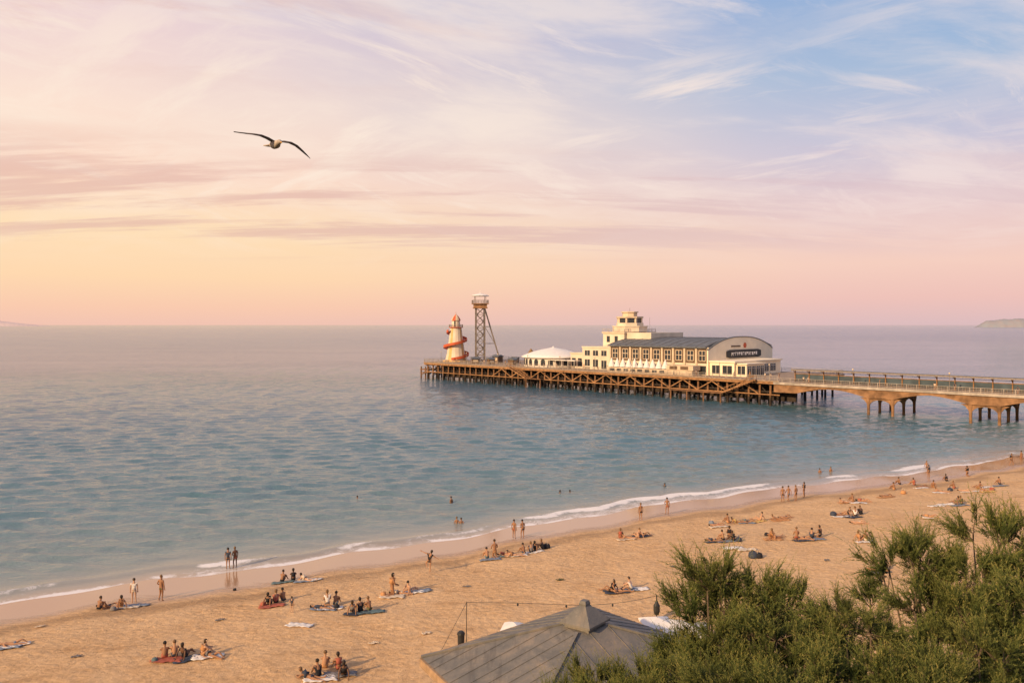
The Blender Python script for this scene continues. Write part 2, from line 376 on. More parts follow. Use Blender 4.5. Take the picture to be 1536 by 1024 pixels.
pm=MB(); pm.rings(0,0,[(-5,.32),(1.2,.30),(5.3,.27)],10,mi=0); pmd=pm.mesh('pile',[M_timber],True)
pm=MB(); pm.rings(0,0,[(-5,.35),(1.5,.33),(2.0,.305)],10); pmw=pm.mesh('wet_pile_foot',[M_dark],True)
pml=MB(); pml.rings(0,0,[(-5,.36),(5.0,.30)],8); pmd2=pml.mesh('pile_inner',[M_dark],True)  # inner piles darkened in colour for the shade below the deck
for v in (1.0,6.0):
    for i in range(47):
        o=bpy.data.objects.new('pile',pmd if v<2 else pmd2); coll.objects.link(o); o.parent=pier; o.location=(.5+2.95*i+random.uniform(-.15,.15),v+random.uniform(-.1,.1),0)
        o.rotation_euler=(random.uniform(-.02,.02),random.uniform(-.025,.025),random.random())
        if v<2:
            o2=bpy.data.objects.new('wet_foot',pmw); coll.objects.link(o2); o2.parent=o; o2.scale=(1,1,random.uniform(.8,1.25))
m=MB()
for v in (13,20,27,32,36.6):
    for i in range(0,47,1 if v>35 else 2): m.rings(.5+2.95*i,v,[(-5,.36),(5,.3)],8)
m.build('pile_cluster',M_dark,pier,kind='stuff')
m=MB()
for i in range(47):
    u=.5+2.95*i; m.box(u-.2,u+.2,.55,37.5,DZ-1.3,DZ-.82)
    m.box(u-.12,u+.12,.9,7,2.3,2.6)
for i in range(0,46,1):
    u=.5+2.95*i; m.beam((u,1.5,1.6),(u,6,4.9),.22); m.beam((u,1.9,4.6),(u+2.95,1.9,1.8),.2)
m.box(-1,139,1.32,1.55,3.2,3.55); m.box(-1,139,6.35,6.6,2.9,3.3); m.box(-1,139,9,9.2,.5,5.2)  # last box is an added dark sheet standing in for under-deck shade
m.build('framing_and_shade_sheet',M_dark,pier)
m=MB()
for i in range(0,45,3):
    u=.5+2.95*i
    if 12<=i: m.beam((u,.55,2.9),(u+4.4,.55,5.25),.28,.26); m.beam((u+8.8,.55,2.9),(u+4.45,.6,5.25),.28,.26)
m.box(-1,139,.36,.60,2.6,2.88)
m.build('diagonal_brace',M_brace,pier)
def railing(pts,parent,h=1.1,step=2.0,name='railing',mt=None,bars=(.35,.7)):
    m=MB()
    for a,bb in zip(pts[:-1],pts[1:]):
        a=Vector(a); bb=Vector(bb); L=(bb-a).length; n=max(1,int(L/step))
        for i in range(n+1):
            p=a.lerp(bb,i/n); m.beam(p,p+Vector((0,0,h)),.10)
        m.beam(a+Vector((0,0,h+.03)),bb+Vector((0,0,h+.03)),.10,.07)
        for q in bars: m.beam(a+Vector((0,0,q)),bb+Vector((0,0,q)),.05,.05)
        for i in range(int(L/.5)):
            p=a.lerp(bb,(i+.5)/int(L/.5)); m.beam(p+Vector((0,0,.1)),p+Vector((0,0,h)),.025)
    m.build(name,mt or M_white,parent)
railing([(-.8,.25,DZ),(138.5,.25,DZ)],pier,mt=M_rail)
railing([(-.8,.4,DZ),(-.8,37.7,DZ)],pier,mt=M_rail)
railing([(-.8,37.7,DZ),(138.7,37.7,DZ)],pier,step=3,mt=M_rail)
railing([(138.7,37.6,DZ),(138.7,13,DZ)],pier,mt=M_rail)
m=MB(); m.box(-7,-1.2,3,16,3.0,3.4); m.box(-5,-1.2,1.5,4,2.0,2.3)
for u in (-6.6,-4,-2):
    for v in (3.3,7,11,15.6): m.rings(u,v,[(-5,.3),(4.3,.27)],8)
m.beam((-6.7,3.2,1),(-2,3.2,3),.22)
m.build('landing_stage',M_timber,pier)
def stairs(name,u0,u1,v,z0,z1):
    m=MB(); n=14
    for i in range(n):
        t=i/(n-1); u=u0+(u1-u0)*t; zz=z0+(z1-z0)*t; m.box(u-.25,u+.25,v-1.3,v-.06,zz-.05,zz+.02)
    for vv in (v-1.35,v):
        m.beam((u0,vv,z0),(u1,vv,z1),.12,.35); m.beam((u0,vv,z0+1.1),(u1,vv,z1+1.1),.08)
        for i in range(6): 
            t=i/5; u=u0+(u1-u0)*t; zz=z0+(z1-z0)*t; m.beam((u,vv,zz),(u,vv,zz+1.1),.07)
    m.build(name,M_brace,pier)
stairs('stair',124,133,-.1,2.6,DZ); stairs('stair',45,53,-.1,6.2,3.0)
for (ua,ub,zz) in ((108,124,2.6),(53,60,3.0)):
    m=MB(); m.box(ua,ub,-1.6,-.05,zz-.25,zz)
    for k in range(4 if ub-ua>10 else 2): u=ua+.4+(ub-ua-.8)*k/(3 if ub-ua>10 else 1); m.rings(u,-1.2,[(-4,.2),(zz-.23,.2)],8)
    m.build('landing_stage',M_timber,pier)
# ---- bridge
BZ=6.1; B0,B1=-3.0,11.5
bridge=thing('pier_bridge',pw(139,0,0),TH,'concrete approach bridge of the pier on arched supports','bridge')
m=MB(); m.box(.1,120,B0,B1,BZ-.35,BZ); m.build('deck',M_deck,bridge)
sup=[25,45.5,66,86.5,107]
def soff(u):
    d=min(abs(u-c) for c in sup+[3]); t=min(1,max(0,(d-3)/7.5)); return .65+1.35*(1-t)**1.8
us=np.linspace(.1,120,160); bot=[(u,BZ-.36-soff(u)) for u in us]
for v0 in (B0+.2,B1-.7,4.0):
    m=MB(); m.prism(bot+[(120,BZ-.36),(.1,BZ-.36)],'y',v0,v0+.5); m.build('girder',M_conc,bridge)
m=MB(); m.box(.1,120,B0-.12,B0-.01,BZ-.45,BZ+.12); m.build('kerb_edge',M_rail,bridge)
def archpoly(a,b_,z0,z1,ztop,n=12):
    hw=(b_-a)/2; c=(a+b_)/2
    return [(c-hw*math.cos(math.pi*t/n), z0+(z1-z0)*math.sin(math.pi*t/n)) for t in range(n+1)]+[(b_,ztop),(a,ztop)]
for c in sup:
    vs=[B0+.8,B0+7.2,B1-.8]; m=MB()
    for du in (-2.6,2.6):
        for v in vs: m.rings(c+du,v,[(-5,.36),(1.3,.30),(2.2,.34),(3.9,.6)],12)
        for a,bb in zip(vs[:-1],vs[1:]): m.prism(archpoly(a+.2,bb-.2,2.1,3.35,3.75),'x',c+du-.2,c+du+.2)
    for v in vs: m.prism(archpoly(c-2.4,c+2.4,1.9,3.35,3.75),'y',v-.22,v+.22)
    for du,s1 in ((-2.6,-1),(2.6,1)): m.prism([(c+du,1.9),(c+du+s1*.4,2.6),(c+du+s1*.9,3.25),(c+du+s1*1.8,3.75),(c+du,3.75)],'y',vs[0]-.2,vs[0]+.2)
    m.build('arched_support',M_conc,bridge)
railing([(0.3,B0+.1,BZ),(120,B0+.1,BZ)],bridge,mt=M_rail); railing([(.3,B1-.1,BZ),(120,B1-.1,BZ)],bridge,mt=M_steel)
wb=thing('wind_screen',pw(141,4.6,BZ),TH,'long blue-grey glazed wind shelter with brown posts on bridge','wind shelter')
mm=MB(); mm.beam((0,0,0),(0,0,2.85),.22); mm.beam((0,-.3,2.3),(0,-1.6,2.85),.10); pmesh=mm.mesh('post',[M_brace])
for i in range(33):
    o=bpy.data.objects.new('post',pmesh); coll.objects.link(o); o.parent=wb; o.location=(i*3.6,-.15,0)
m=MB(); m.box(0,115.2,-.02,.02,.1,1.75); m.build('glazing',M_green,wb)
m=MB(); m.box(0,115.2,-.04,.04,1.76,1.90); m.box(0,115.2,-.04,.04,2.3,2.4); m.build('screen_rail',M_brace,wb)
m=MB(); m.box(-.2,115.4,-1.9,.9,2.88,3.02); m.build('canopy',M_slate,wb)
m=MB(); m.box(-.2,115.4,-1.98,-1.91,2.72,3.06); m.build('canopy_edge',M_steel,wb)
m=MB(); m.box(0,115,-1.0,-.5,.4,.46)
for i in range(30): m.box(i*3.8+.2,i*3.8+.3,-.95,-.55,0,.4)
m.build('bench_seat',M_brown,wb)
# ---- theatre
th=thing('pier_theatre',pw(82,6,DZ),TH,'cream pier theatre with shallow curved grey roof','theatre')
L_,W_,E_,R_=33.6,35,7.6,2.3
m=MB(); m.box(0,L_,0,W_,0,E_-.02); m.build('wall',M_cream2,th)
def arc(w,base,rise,n=22,ext=0.): return [(-ext+(w+2*ext)*i/n, base+rise*(1-abs(2*i/n-1)**2.4)) for i in range(n+1)]
a1=arc(W_,E_,R_,22,.9); m=MB(); m.prism(a1+[(W_+.9,E_-.25),(-.9,E_-.25)],'x',-.6,L_-.35); rf=m.build('roof',M_slate,th)
for i in range(12):
    u=i*3.0; m=MB(); lo=[(p[0],p[1]+.002) for p in a1]; hi=[(p[0],p[1]+.09) for p in a1]
    m.prism(lo+hi[::-1],'x',u-.04,u+.04); m.build('roof_seam',M_steel,rf)
g1=arc(W_,E_-.9,R_+1.2,22,.35); m=MB(); m.prism(g1+[(W_+.35,0.02),(-.35,0.02)],'x',L_-.34,L_+.12); m.build('gable',M_gable,th)
m=MB(); lo=[(p[0],p[1]+.004) for p in g1]; hi=[(p[0],p[1]+.24) for p in g1]; m.prism(lo+hi[::-1],'x',L_-.45,L_+.25); m.build('gable_trim',M_slate,th)
bays=9; bwid=L_/bays
for i in range(bays):
    u0=i*bwid+.38; u1=(i+1)*bwid-.38
    m=MB(); m.box(u0,u1,-.10,-.003,3.2,7.1); m.build('cladding_panel',M_brown,th)
    um=(u0+u1)/2
    win=MB(); win.box(um-.95,um+.95,-.16,-.103,3.9,6.6); wo=win.build('window',M_glass,th)
    fr=MB()
    for zz in (3.85,5.3,6.6): fr.box(um-1.05,um+1.05,-.24,-.165,zz-.08,zz+.08)
    for uu in (-1.0,0,1.0): fr.box(um+uu-.08,um+uu+.08,-.23,-.163,3.9,6.6)
    fr.build('window_frame',M_cream,wo)
for i in range(bays+1):
    m=MB(); u=i*bwid; m.box(max(-.1,u-.28),min(L_-.36,u+.28),-.35,-.004,0,7.3); m.build('pilaster',M_cream,th)
for i in range(bays):
    um=(i+.5)*bwid; m=MB(); m.box(um-1.1,um+1.1,-.06,-.004,.1,2.5); m.build('door',M_glass,th)
m=MB(); pts=[]
for i in range(24):
    t=2*math.pi*i/24; pts.append((18.5+9.6*max(-1,min(1,1.15*math.cos(t))),5.5+1.15*max(-1,min(1,1.4*math.sin(t)))))
m.prism(pts,'x',L_+.14,L_+.35); sg=m.build('sign_board',M_black,th,label='dark rounded sign board with pale lettering')
m=MB(); r2=random.Random(4); v=11.4
while v<25.4:
    wd=r2.uniform(.5,.9); zz=5.5+r2.uniform(-.05,.05)
    m.box(L_+.36,L_+.40,v,v+.2,zz-.45,zz+.45); m.box(L_+.36,L_+.401,v+.22,v+wd,zz+r2.choice([.22,-.08,-.4]),zz+.44)
    v+=wd+.35
m.build('sign_lettering',M_canvas,sg)
m=MB(); m.prism([(19+.75*math.cos(t*.5236),7.85+.75*math.sin(t*.5236)) for t in range(12)],'x',L_+.14,L_+.3); m.build('sign_emblem',M_red,th)
m=MB(); m.box(L_+.14,L_+.22,11.5,16.5,7.45,7.85); m.build('sign_strip',M_brown,th)
m=MB(); m.box(L_+.13,L_+7.5,.5,26,0.03,3.6); m.box(L_+.13,L_+7.9,.1,26.4,3.61,4.0); m.box(L_+7.52,L_+10.5,1.5,11,0,3.2); m.box(L_+7.92,L_+10.9,1.1,11.4,3.21,3.5)
m.build('entrance_hall',M_gable,th)
for (uu,va,vb,z0,z1) in [(L_+10.52,2.1,3.9,.2,2.7),(L_+10.52,4.4,6.2,.2,2.7),(L_+10.52,6.7,8.5,.2,2.7),(L_+10.52,8.9,10.6,.2,2.7),(L_+7.52,12,15,.8,2.8),(L_+7.52,16,19,.8,2.8),(L_+7.52,20,23,.8,2.8)]:
    m=MB(); m.box(uu,uu+.05,va,vb,z0,z1); wo=m.build('window',M_glass,th)
    m=MB(); m.box(uu+.052,uu+.09,(va+vb)/2-.05,(va+vb)/2+.05,z0,z1); m.box(uu+.052,uu+.085,va,vb,z1-.5,z1-.4); m.build('window_frame',M_white,wo)
for (ua,ub,v) in [(L_+.8,L_+3.2,.5),(L_+4,L_+6.8,.5),(L_+7.9,L_+10.1,1.5)]:
    m=MB(); m.box(ua,ub,v-.05,v-.004,.5,2.8); wo=m.build('window',M_glass,th)
    m=MB(); m.box((ua+ub)/2-.05,(ua+ub)/2+.05,v-.09,v-.052,.5,2.8); m.build('window_frame',M_white,wo)
ter=thing('terrace_building',pw(84,1.9,DZ),TH,'low cream terrace building with railed flat roof','building')
m=MB(); m.box(0,29,0,3.3,0,1.3); m.box(21,29.5,-.2,3.4,1.31,2.6); m.build('wall',M_cream,ter)
for i in range(8):
    m=MB(); m.box(1+i*2.5,2.6+i*2.5,-.05,-.004,.25,1.05); m.build('window',M_glass,ter)
for (ua,ub) in ((22,24.5),(25.5,28)):
    m=MB(); m.box(ua,ub,-.26,-.204,1.5,2.4); m.build('window',M_brown,ter)
par=thing('closed_parasol',pw(85,2.7,DZ+1.3),TH,'closed white parasol on the terrace','parasol','closed parasols along the terrace')
m=MB(); m.rings(0,0,[(0,.05),(2.9,.04)],8); m.rings(0,0,[(0,.35),(.08,.3)],10); m.build('pole',M_steel,par)
m=MB(); m.rings(0,0,[(.2,1.0),(1.0,.78),(2.0,.36),(2.75,.06)],10); m.build('canopy',M_canvas,par)
for i in range(1,10): clone(par,pw(85+i*2.1,2.7,DZ+1.3),TH+.3*i)
# ---- art deco building
ad=thing('art_deco_tower',pw(70,7,DZ),TH,'stepped cream art deco building with flat topped lookout tower','tower')
m=MB(); m.box(0,11.7,0,26,0,6.6); m.box(-.2,11.72,-.2,26.2,6.61,7.0); m.build('lower_block',M_cream2,ad)
m=MB(); m.box(3.4,11.71,6,22,7.01,11.0); m.box(11.9,21,7,24,7.8,11.3); m.build('upper_block',M_cream2,ad)
m=MB(); m.box(3.1,12.0,5.7,22.3,11.01,11.5); m.build('parapet',M_cream,ad)
m=MB(); m.rings(8.5,13,[(11.51,5.6),(13.0,5.6),(13.02,5.9),(13.35,5.9),(13.37,4.4),(14.3,4.4)],8,rot=.5); m.build('tower_drum',M_cream2,ad)
m=MB(); m.rings(8.5,13,[(14.31,3.7),(15.8,3.7)],8,rot=.5); m.build('lookout_glazing',M_glass,ad)
m=MB()
for i in range(8): t=(i+.5)*math.pi/4; m.box(8.5+3.7*math.cos(t)-.28,8.5+3.7*math.cos(t)+.28,13+3.7*math.sin(t)-.28,13+3.7*math.sin(t)+.28,14.32,15.8)
m.rings(8.5,13,[(15.81,4.4),(16.3,4.4),(16.32,2.4),(17.5,2.4),(17.52,2.8),(17.85,2.8)],8,rot=.5); m.build('lookout_roof',M_cream,ad)
railing([(3.3,5.9,11.5),(11.9,5.9,11.5),(11.9,22.1,11.5)],ad,h=.9,step=2,mt=M_rail)
m=MB(); m.beam((8.5,13,17.85),(8.5,13,19.0),.07); m.build('mast',M_steel,ad)
m=MB(); m.beam((14,16,11.3),(14,16,16),.06); m.build('mast',M_steel,ad)
for (ua,ub,z0,z1) in [(1,3,4.2,5.8),(4.3,6.3,4.2,5.8),(7.6,9.6,4.2,5.8),(1,3,1,3),(4.3,6.3,.8,3),(7.6,9.6,.2,2.8)]:
    m=MB(); m.box(ua,ub,-.05,-.004,z0,z1); wo=m.build('window',M_glass,ad)
    m=MB(); m.box((ua+ub)/2-.05,(ua+ub)/2+.05,-.09,-.052,z0,z1); m.box(ua-.1,ub+.1,-.12,-.003,z0-.15,z0-.02); m.build('window_frame',M_white,wo)
for vv in (9,13,17,20):
    m=MB(); m.box(3.34,3.396,vv-.6,vv+.6,8.3,10.2); m.build('window',M_glass,ad)
for uu in (5.5,8.6):
    m=MB(); m.box(uu-.6,uu+.6,5.94,5.996,8.3,10.2); m.build('window',M_glass,ad)
# ---- marquee
mq=thing('domed_marquee',pw(53,12,DZ),TH,'white low domed marquee with arched windows on deck','marquee')
m=MB(); m.rings(0,0,[(0,9.6),(3.1,9.6)],24); m.build('wall',M_white,mq)
m=MB(); m.rings(0,0,[(3.05,10.6),(3.3,10.55),(4.0,9.0),(4.8,6.8),(5.5,4.1),(5.95,1.6),(6.2,.35),(6.7,.08)],24); m.build('roof',M_canvas,mq,smooth=True)
for i in range(24):
    t=(i+.5)*math.pi/12; 
    m=MB(); pts=[(-.75,.6),(.75,.6),(.75,2.0),(.5,2.5),(0,2.7),(-.5,2.5),(-.75,2.0)]
    m.prism(pts,'x',9.56,9.62); o=m.build('arched_window',M_glass,mq); o.rotation_euler[2]=t
sb=thing('cafe_building',pw(60,4,DZ),TH,'flat roofed cream cafe building beside the marquee','building')
m=MB(); m.box(4.2,9.8,4,16,0,4.6); m.box(4.0,9.85,3.8,16.2,4.61,4.95); m.build('wall',M_cream2,sb)
m=MB(); m.box(-4,9.6,-.2,2.6,2.4,2.65)
for i in range(6): m.beam((-3.8+i*2.6,0,0),(-3.8+i*2.6,0,2.4),.12)
m.build('awning',M_white,sb)
for i in range(2):
    m=MB(); m.box(4.8+i*2.5,6.4+i*2.5,3.94,3.996,.6,3.2); m.build('window',M_glass,sb)
tt=thing('thatched_shelter',pw(33,22,DZ),TH,'small thatched parasol shelter on the deck','shelter')
m=MB(); m.rings(0,0,[(0,.12),(3.4,.1)],8); m.build('post',M_timber,tt)
m=MB(); m.rings(0,0,[(2.2,2.8),(2.4,2.8),(3.4,1.3),(5.2,.1)],14); m.build('roof',M_thatch,tt)
# ---- helter skelter
hs=thing('helter_skelter',pw(4.5,11,DZ),TH,'cream helter skelter with red spiral slide on pier end','helter skelter')
HP=[(0,4.1),(3,3.4),(7,2.8),(12.6,2.1)]
def hr(zz): return float(np.interp(zz,[p[0] for p in HP],[p[1] for p in HP]))
m=MB(); m.rings(0,0,HP,16,mif=lambda j:1 if j%4==0 else 0); m.build('tower_body',[M_cream2,M_yellow],hs)
m=MB(); m.rings(0,0,[(0,4.9),(.5,4.9),(.5,4.4)],16,mi=0); m.build('plinth',M_yellow,hs)
m=MB(); n=160; vs=[];fs=[]
for i in range(n+1):
    t=i/n; zz=11.4*(1-t)+.9*t; r=hr(zz); a=-2*math.pi*1.9*t+4.6; bl=1+.45*math.sin(math.pi*t)
    for (dr,dz) in ((.02,.3),(.05,0),(1.0,-.08),(1.05,.6),(1.15,.6),(1.15,-.32),(.02,-.2)):
        vs.append(((r+dr*bl)*math.cos(a),(r+dr*bl)*math.sin(a),zz+dz))
k=7
for i in range(n):
    for j in range(k): fs.append((i*k+j,i*k+(j+1)%k,(i+1)*k+(j+1)%k,(i+1)*k+j))
m.add(vs,fs); m.build('slide',M_red,hs)
m=MB(); m.rings(0,0,[(12.61,2.7),(12.85,2.7),(12.86,2.2)],16); m.build('gallery',M_red,hs)
m=MB(); m.rings(0,0,[(12.9,1.6),(15.2,1.5)],16,mif=lambda j:1 if j%4==1 else 0); m.build('cabin',[M_cream2,M_glass],hs)
m=MB(); m.rings(0,0,[(15.21,1.8),(15.35,1.8),(16.1,1.5),(16.9,.95),(17.4,.4),(17.7,.1),(18.7,.04)],16,mif=lambda j:0 if j%4<2 else 1); m.build('dome_roof',[M_red,M_cream],hs)
hsr=[(2.55*math.cos(i*math.pi/8),2.55*math.sin(i*math.pi/8),12.86) for i in range(17)]
railing(hsr,hs,h=.9,step=3,mt=M_rail)
# ---- lookout tower
zt=thing('lookout_tower',pw(12.5,16,DZ),.15,'tall steel lookout tower with stairs and flat canopy','tower'); zt.scale=(1.05,1.05,1.04)
m=MB(); c=1.5
for sx in (-c,c):
    for sy in (-c,c): m.beam((sx*1.02,sy*1.02,0),(sx,sy,19),.34)
for i in range(8):
    z0=i*2.4
    for (a,bb) in (((-c,-c),(c,-c)),((c,-c),(c,c)),((c,c),(-c,c)),((-c,c),(-c,-c))):
        m.beam((a[0],a[1],z0),(bb[0],bb[1],z0),.17); m.beam((a[0],a[1],z0),(bb[0],bb[1],z0+2.4),.13); m.beam((bb[0],bb[1],z0),(a[0],a[1],z0+2.4),.13)
m.build('lattice_frame',M_steel,zt)
m=MB()
for i in range(8):
    z0=i*2.4; s1=1 if i%2 else -1
    m.beam((-s1*1.1,-.6 if i%2 else .6,z0),(s1*1.1,-.6 if i%2 else .6,z0+2.4),.9,.22); m.box(s1*1.1-.5,s1*1.1+.5,-1.2,1.2,z0+2.3,z0+2.42)
m.build('stairway',M_steel,zt)
m=MB(); m.beam((1.7,0,18.8),(7.2,0,0),.46); m.beam((1.6,0,12.5),(3.5,0,12.5),.22); m.beam((1.6,0,6.5),(5.2,0,6.5),.22); m.beam((1.6,0,12.5),(5.2,0,6.5),.18); m.build('raking_leg',M_steel,zt)
m=MB(); m.box(-2.4,2.4,-2.4,2.4,19,19.35); m.box(-2.2,2.2,-2.2,2.2,19.36,20.5); m.box(-2.8,2.8,-2.8,2.8,20.51,20.8); m.build('viewing_platform',M_brace,zt)
railing([(-2.7,-2.7,20.8),(2.7,-2.7,20.8),(2.7,2.7,20.8),(-2.7,2.7,20.8),(-2.7,-2.7,20.8)],zt,step=1.5,mt=M_steel)
for sx in (-1.8,1.8):
    for sy in (-1.8,1.8): m=MB(); m.beam((sx,sy,20.8),(sx,sy,23.4),.16); m.build('canopy_post',M_steel,zt)
m=MB(); m.rings(0,0,[(23.35,3.1),(23.5,3.2),(23.9,2.4),(24.2,1.0),(24.5,.1),(25.3,.05)],14); m.build('canopy',M_canvas,zt)
kb=thing('amusement_kiosk',pw(24,14,DZ),TH,'small dark amusement kiosk with pitched roof on deck','kiosk','kiosks on the pier deck')
m=MB(); m.box(-1.5,1.5,-1.2,1.2,0,2.2); m.build('cabin',M_brown,kb)
m=MB(); m.prism([(-1.9,2.25),(1.9,2.25),(0,3.0)],'x',-1.8,1.8); m.build('roof',M_slate,kb)
m=MB(); m.box(-1.1,1.1,-1.26,-1.204,.9,1.9); m.build('hatch',M_cream,kb)
for (u,v) in [(19,8),(28,7),(32,13),(37,9),(29,18),(40,14),(22,5)]: clone(kb,pw(u,v,DZ),TH+.2*v,.75)
bn=thing('bench',pw(10,2,DZ),TH,'brown slatted bench on the pier deck','bench','benches along the pier railing')
m=MB(); 
for i in range(3): m.box(-.9,.9,-.2+i*.16,-.07+i*.16,.42,.46)
m.build('seat',M_brown,bn)
m=MB(); m.box(-.9,.9,.30,.34,.55,.7); m.box(-.9,.9,.32,.36,.76,.92); m.build('backrest',M_brown,bn)
for s1 in (-.75,.75):
    m=MB(); m.box(s1-.03,s1+.03,-.2,-.14,0,.419); m.box(s1-.03,s1+.03,.24,.29,0,.9); m.build('leg',M_black,bn)
for u in (18,26,34,42,70,76,130): clone(bn,pw(u,2,DZ),TH)
lp=thing('lamp_post',pw(8,1,DZ),TH,'slim grey lamp post standing at the railing','lamp post','lamp posts along the pier')
m=MB(); m.rings(0,0,[(0,.14),(.8,.11),(.82,.07),(3.6,.05)],8); m.build('post',M_steel,lp)
m=MB(); m.ell((0,0,3.8),(.2,.2,.22)); m.build('lamp_globe',M_cream,lp,smooth=True)
for u in (22,38,52,66,80,94,108,122,136): clone(lp,pw(u,.9,DZ),TH)
for u in (158,178,198): clone(lp,pw(u,B0+.6,BZ),TH)
# ---------------------------------------------------------------- pavilion
Mroof=bpy.data.materials.new('lead_roof'); Mroof.use_nodes=True; T=NT(Mroof.node_tree); b=T.N['Principled BSDF']
oc=T.N.new('ShaderNodeTexCoord').outputs['Object']
r1=T.noise(oc,.7,8,.7,.5); r2_=T.noise(oc,5,6,.7); r3=T.noise(T.mapping(oc,(2.2,.35,.5),(0,0,.3)),1.6,6,.6)
cc=T.ramp(r1,[(.3,(.11,.11,.105)),(.5,(.18,.165,.145)),(.7,(.28,.225,.17))])
cc=T.mix(T.mr(r3,.5,.68,0,.5),cc,(.10,.09,.08)); cc=T.mix(T.mr(r2_,.55,.7,0,.35),cc,(.32,.28,.23))
T.put(b.inputs['Base Color'],cc); setin(b,'Roughness',.7); setin(b,'Specular IOR Level',.3)
T.put(b.inputs['Normal'],T.bump(T.math('ADD',r2_,r1),.03,.8))
cx,cy,ez,rz_=3.1,34.2,5.72,1.72
gz=float(ground_h(cx,cy)); ez-=gz
pv=thing('beach_pavilion',(cx,cy,gz),0,'square beach pavilion with grey pyramid metal roof','pavilion')
cr=[(-7.0,.2),(-2.9,-7.2),(7.2,-.6),(.6,6.8)]
ap=Vector((0,0,ez+rz_)); k_=.14
m=MB(); top=[(c[0]*k_,c[1]*k_,ez+rz_*(1-k_)) for c in cr]
m.add([(c[0],c[1],ez) for c in cr]+top,[(i,(i+1)%4,4+(i+1)%4,4+i) for i in range(4)]+[(3,2,1,0),(4,5,6,7)])
for i in range(4):
    a=Vector((*cr[i],ez)); bq=Vector((*cr[(i+1)%4],ez)); ta=Vector(top[i])
    m.beam(a+Vector((0,0,.04)),ta+Vector((0,0,.04)),.14,.08)
    nrm=(bq-a).normalized(); Lq=(bq-a).length; pa=ap-a; foot=pa.dot(nrm); upd=(pa-nrm*foot)
    for k in range(1,12):
        w_=Lq*(k+random.uniform(-.12,.12))/12; t=min(w_/foot,(Lq-w_)/(Lq-foot),1-k_); p=a+nrm*w_
        m.beam(p+Vector((0,0,.008)),p+upd*t+Vector((0,0,.008)),.025,.035)
m.build('roof',Mroof,pv)
m=MB()
for i in range(4):
    a=Vector((*cr[i],ez-.2)); bq=Vector((*cr[(i+1)%4],ez-.2)); m.beam(a,bq,.16,.36)
m.build('fascia',mat('weathered_board',(.36,.235,.14),.8,.25,3),pv)
m=MB(); q=[(c[0]*.86,c[1]*.86) for c in cr]
m.add([(a,b_,0) for a,b_ in q]+[(a,b_,ez-.02) for a,b_ in q],[(i,(i+1)%4,4+(i+1)%4,4+i) for i in range(4)]); m.build('wall',M_brown,pv)
def sq(z,r): return [(ap.x+r*math.cos(t),ap.y+r*math.sin(t),z) for t in [math.pi+.25,1.5*math.pi+.1,.1,.5*math.pi+.1]]
m=MB(); z0=ez+rz_*.78
rings=[(z0,.90),(z0+.28,.90),(z0+.29,1.12),(z0+.37,1.12),(z0+.98,.24),(z0+1.06,.26),(z0+1.18,.2)]
V=[];Fs=[]
for (zz,r) in rings: V+=sq(zz,r)
for i in range(len(rings)-1):
    for j in range(4): Fs.append((i*4+j,i*4+(j+1)%4,(i+1)*4+(j+1)%4,(i+1)*4+j))
Fs.append((24,25,26,27)); m.add(V,Fs); m.build('roof_lantern',Mroof,pv)
def parasol(bx,by,top,wd,rot,lab):
    d=(H-top)*F/(by-487); x_=(bx-768)/F*d; gz=float(ground_h(x_,d)); h=top-gz
    e=thing('parasol',(x_,d,gz),rot,lab,'parasol','white parasols by the pavilion')
    m=MB(); m.rings(0,0,[(0,.04),(h-.02,.03)],8); m.rings(0,0,[(0,.3),(.1,.28)],10); m.build('pole',M_steel,e)
    m=MB(); m.rings(0,0,[(h-.40,wd*.7),(h-.30,wd*.71),(h-.13,wd*.38),(h,.04)],4,cap=False); m.build('canopy',M_canvas,e)
parasol(770,932,3.6,1.25,.6,'open white square parasol beside the pavilion')
parasol(986,925,3.9,1.7,.9,'open white square parasol near the dark post')
parasol(1030,934,3.9,2.4,.5,'large open white square parasol by the bushes')
x0,y0,z0=on_ground(692,975); x1,y1,z1=on_ground(985,928)
e=thing('wire_post',(x0,y0,z0),0,'dark post holding a wire of small lamps','post','posts holding the wire')
m=MB(); m.beam((.28,0,0),(.30,0,2.75),.04); m.build('pole',M_black,e)
m=MB(); m.rings(-.02,0,[(.03,.17),(.9,.2),(.92,.23),(1.02,.2),(1.1,.1)],12); m.build('litter_bin',M_black,e)
e2=thing('wire_post',(x1,y1,z1),0,'dark squat post with lamp housing on the sand','post','posts holding the wire')
m=MB(); m.beam((0,0,0),(0,0,1.5),.06); m.build('pole',M_black,e2)
m=MB(); m.rings(0,0,[(.3,.14),(.5,.2),(.85,.2),(1.0,.12),(1.15,.06)],10); m.build('lamp_housing',M_black,e2)
m=MB(); p=Vector((x0+.3,y0,z0+2.7)); q=Vector((x1,y1,z1+1.45)); pts=[]
for i in range(17):
    t=i/16; pts.append(p.lerp(q,t)-Vector((0,0,.35*4*t*(1-t)-.12*math.sin(6.28*t))))
m.tube(pts,.013,5); m.tube([p,Vector((x0-1.1,y0,z0+.05))],.013,5); m.tube([q,Vector((x1+2.6,y1-4,z1+1.0))],.013,5)
wo=m.build('festoon_wire',M_black); tag(wo,'thin dark wire strung between two posts','wire')
for i in (4,8,12):
    m=MB(); m.ell((0,0,-.09),(.06,.06,.09)); m.build('lamp_bulb',M_black,wo,pts[i])
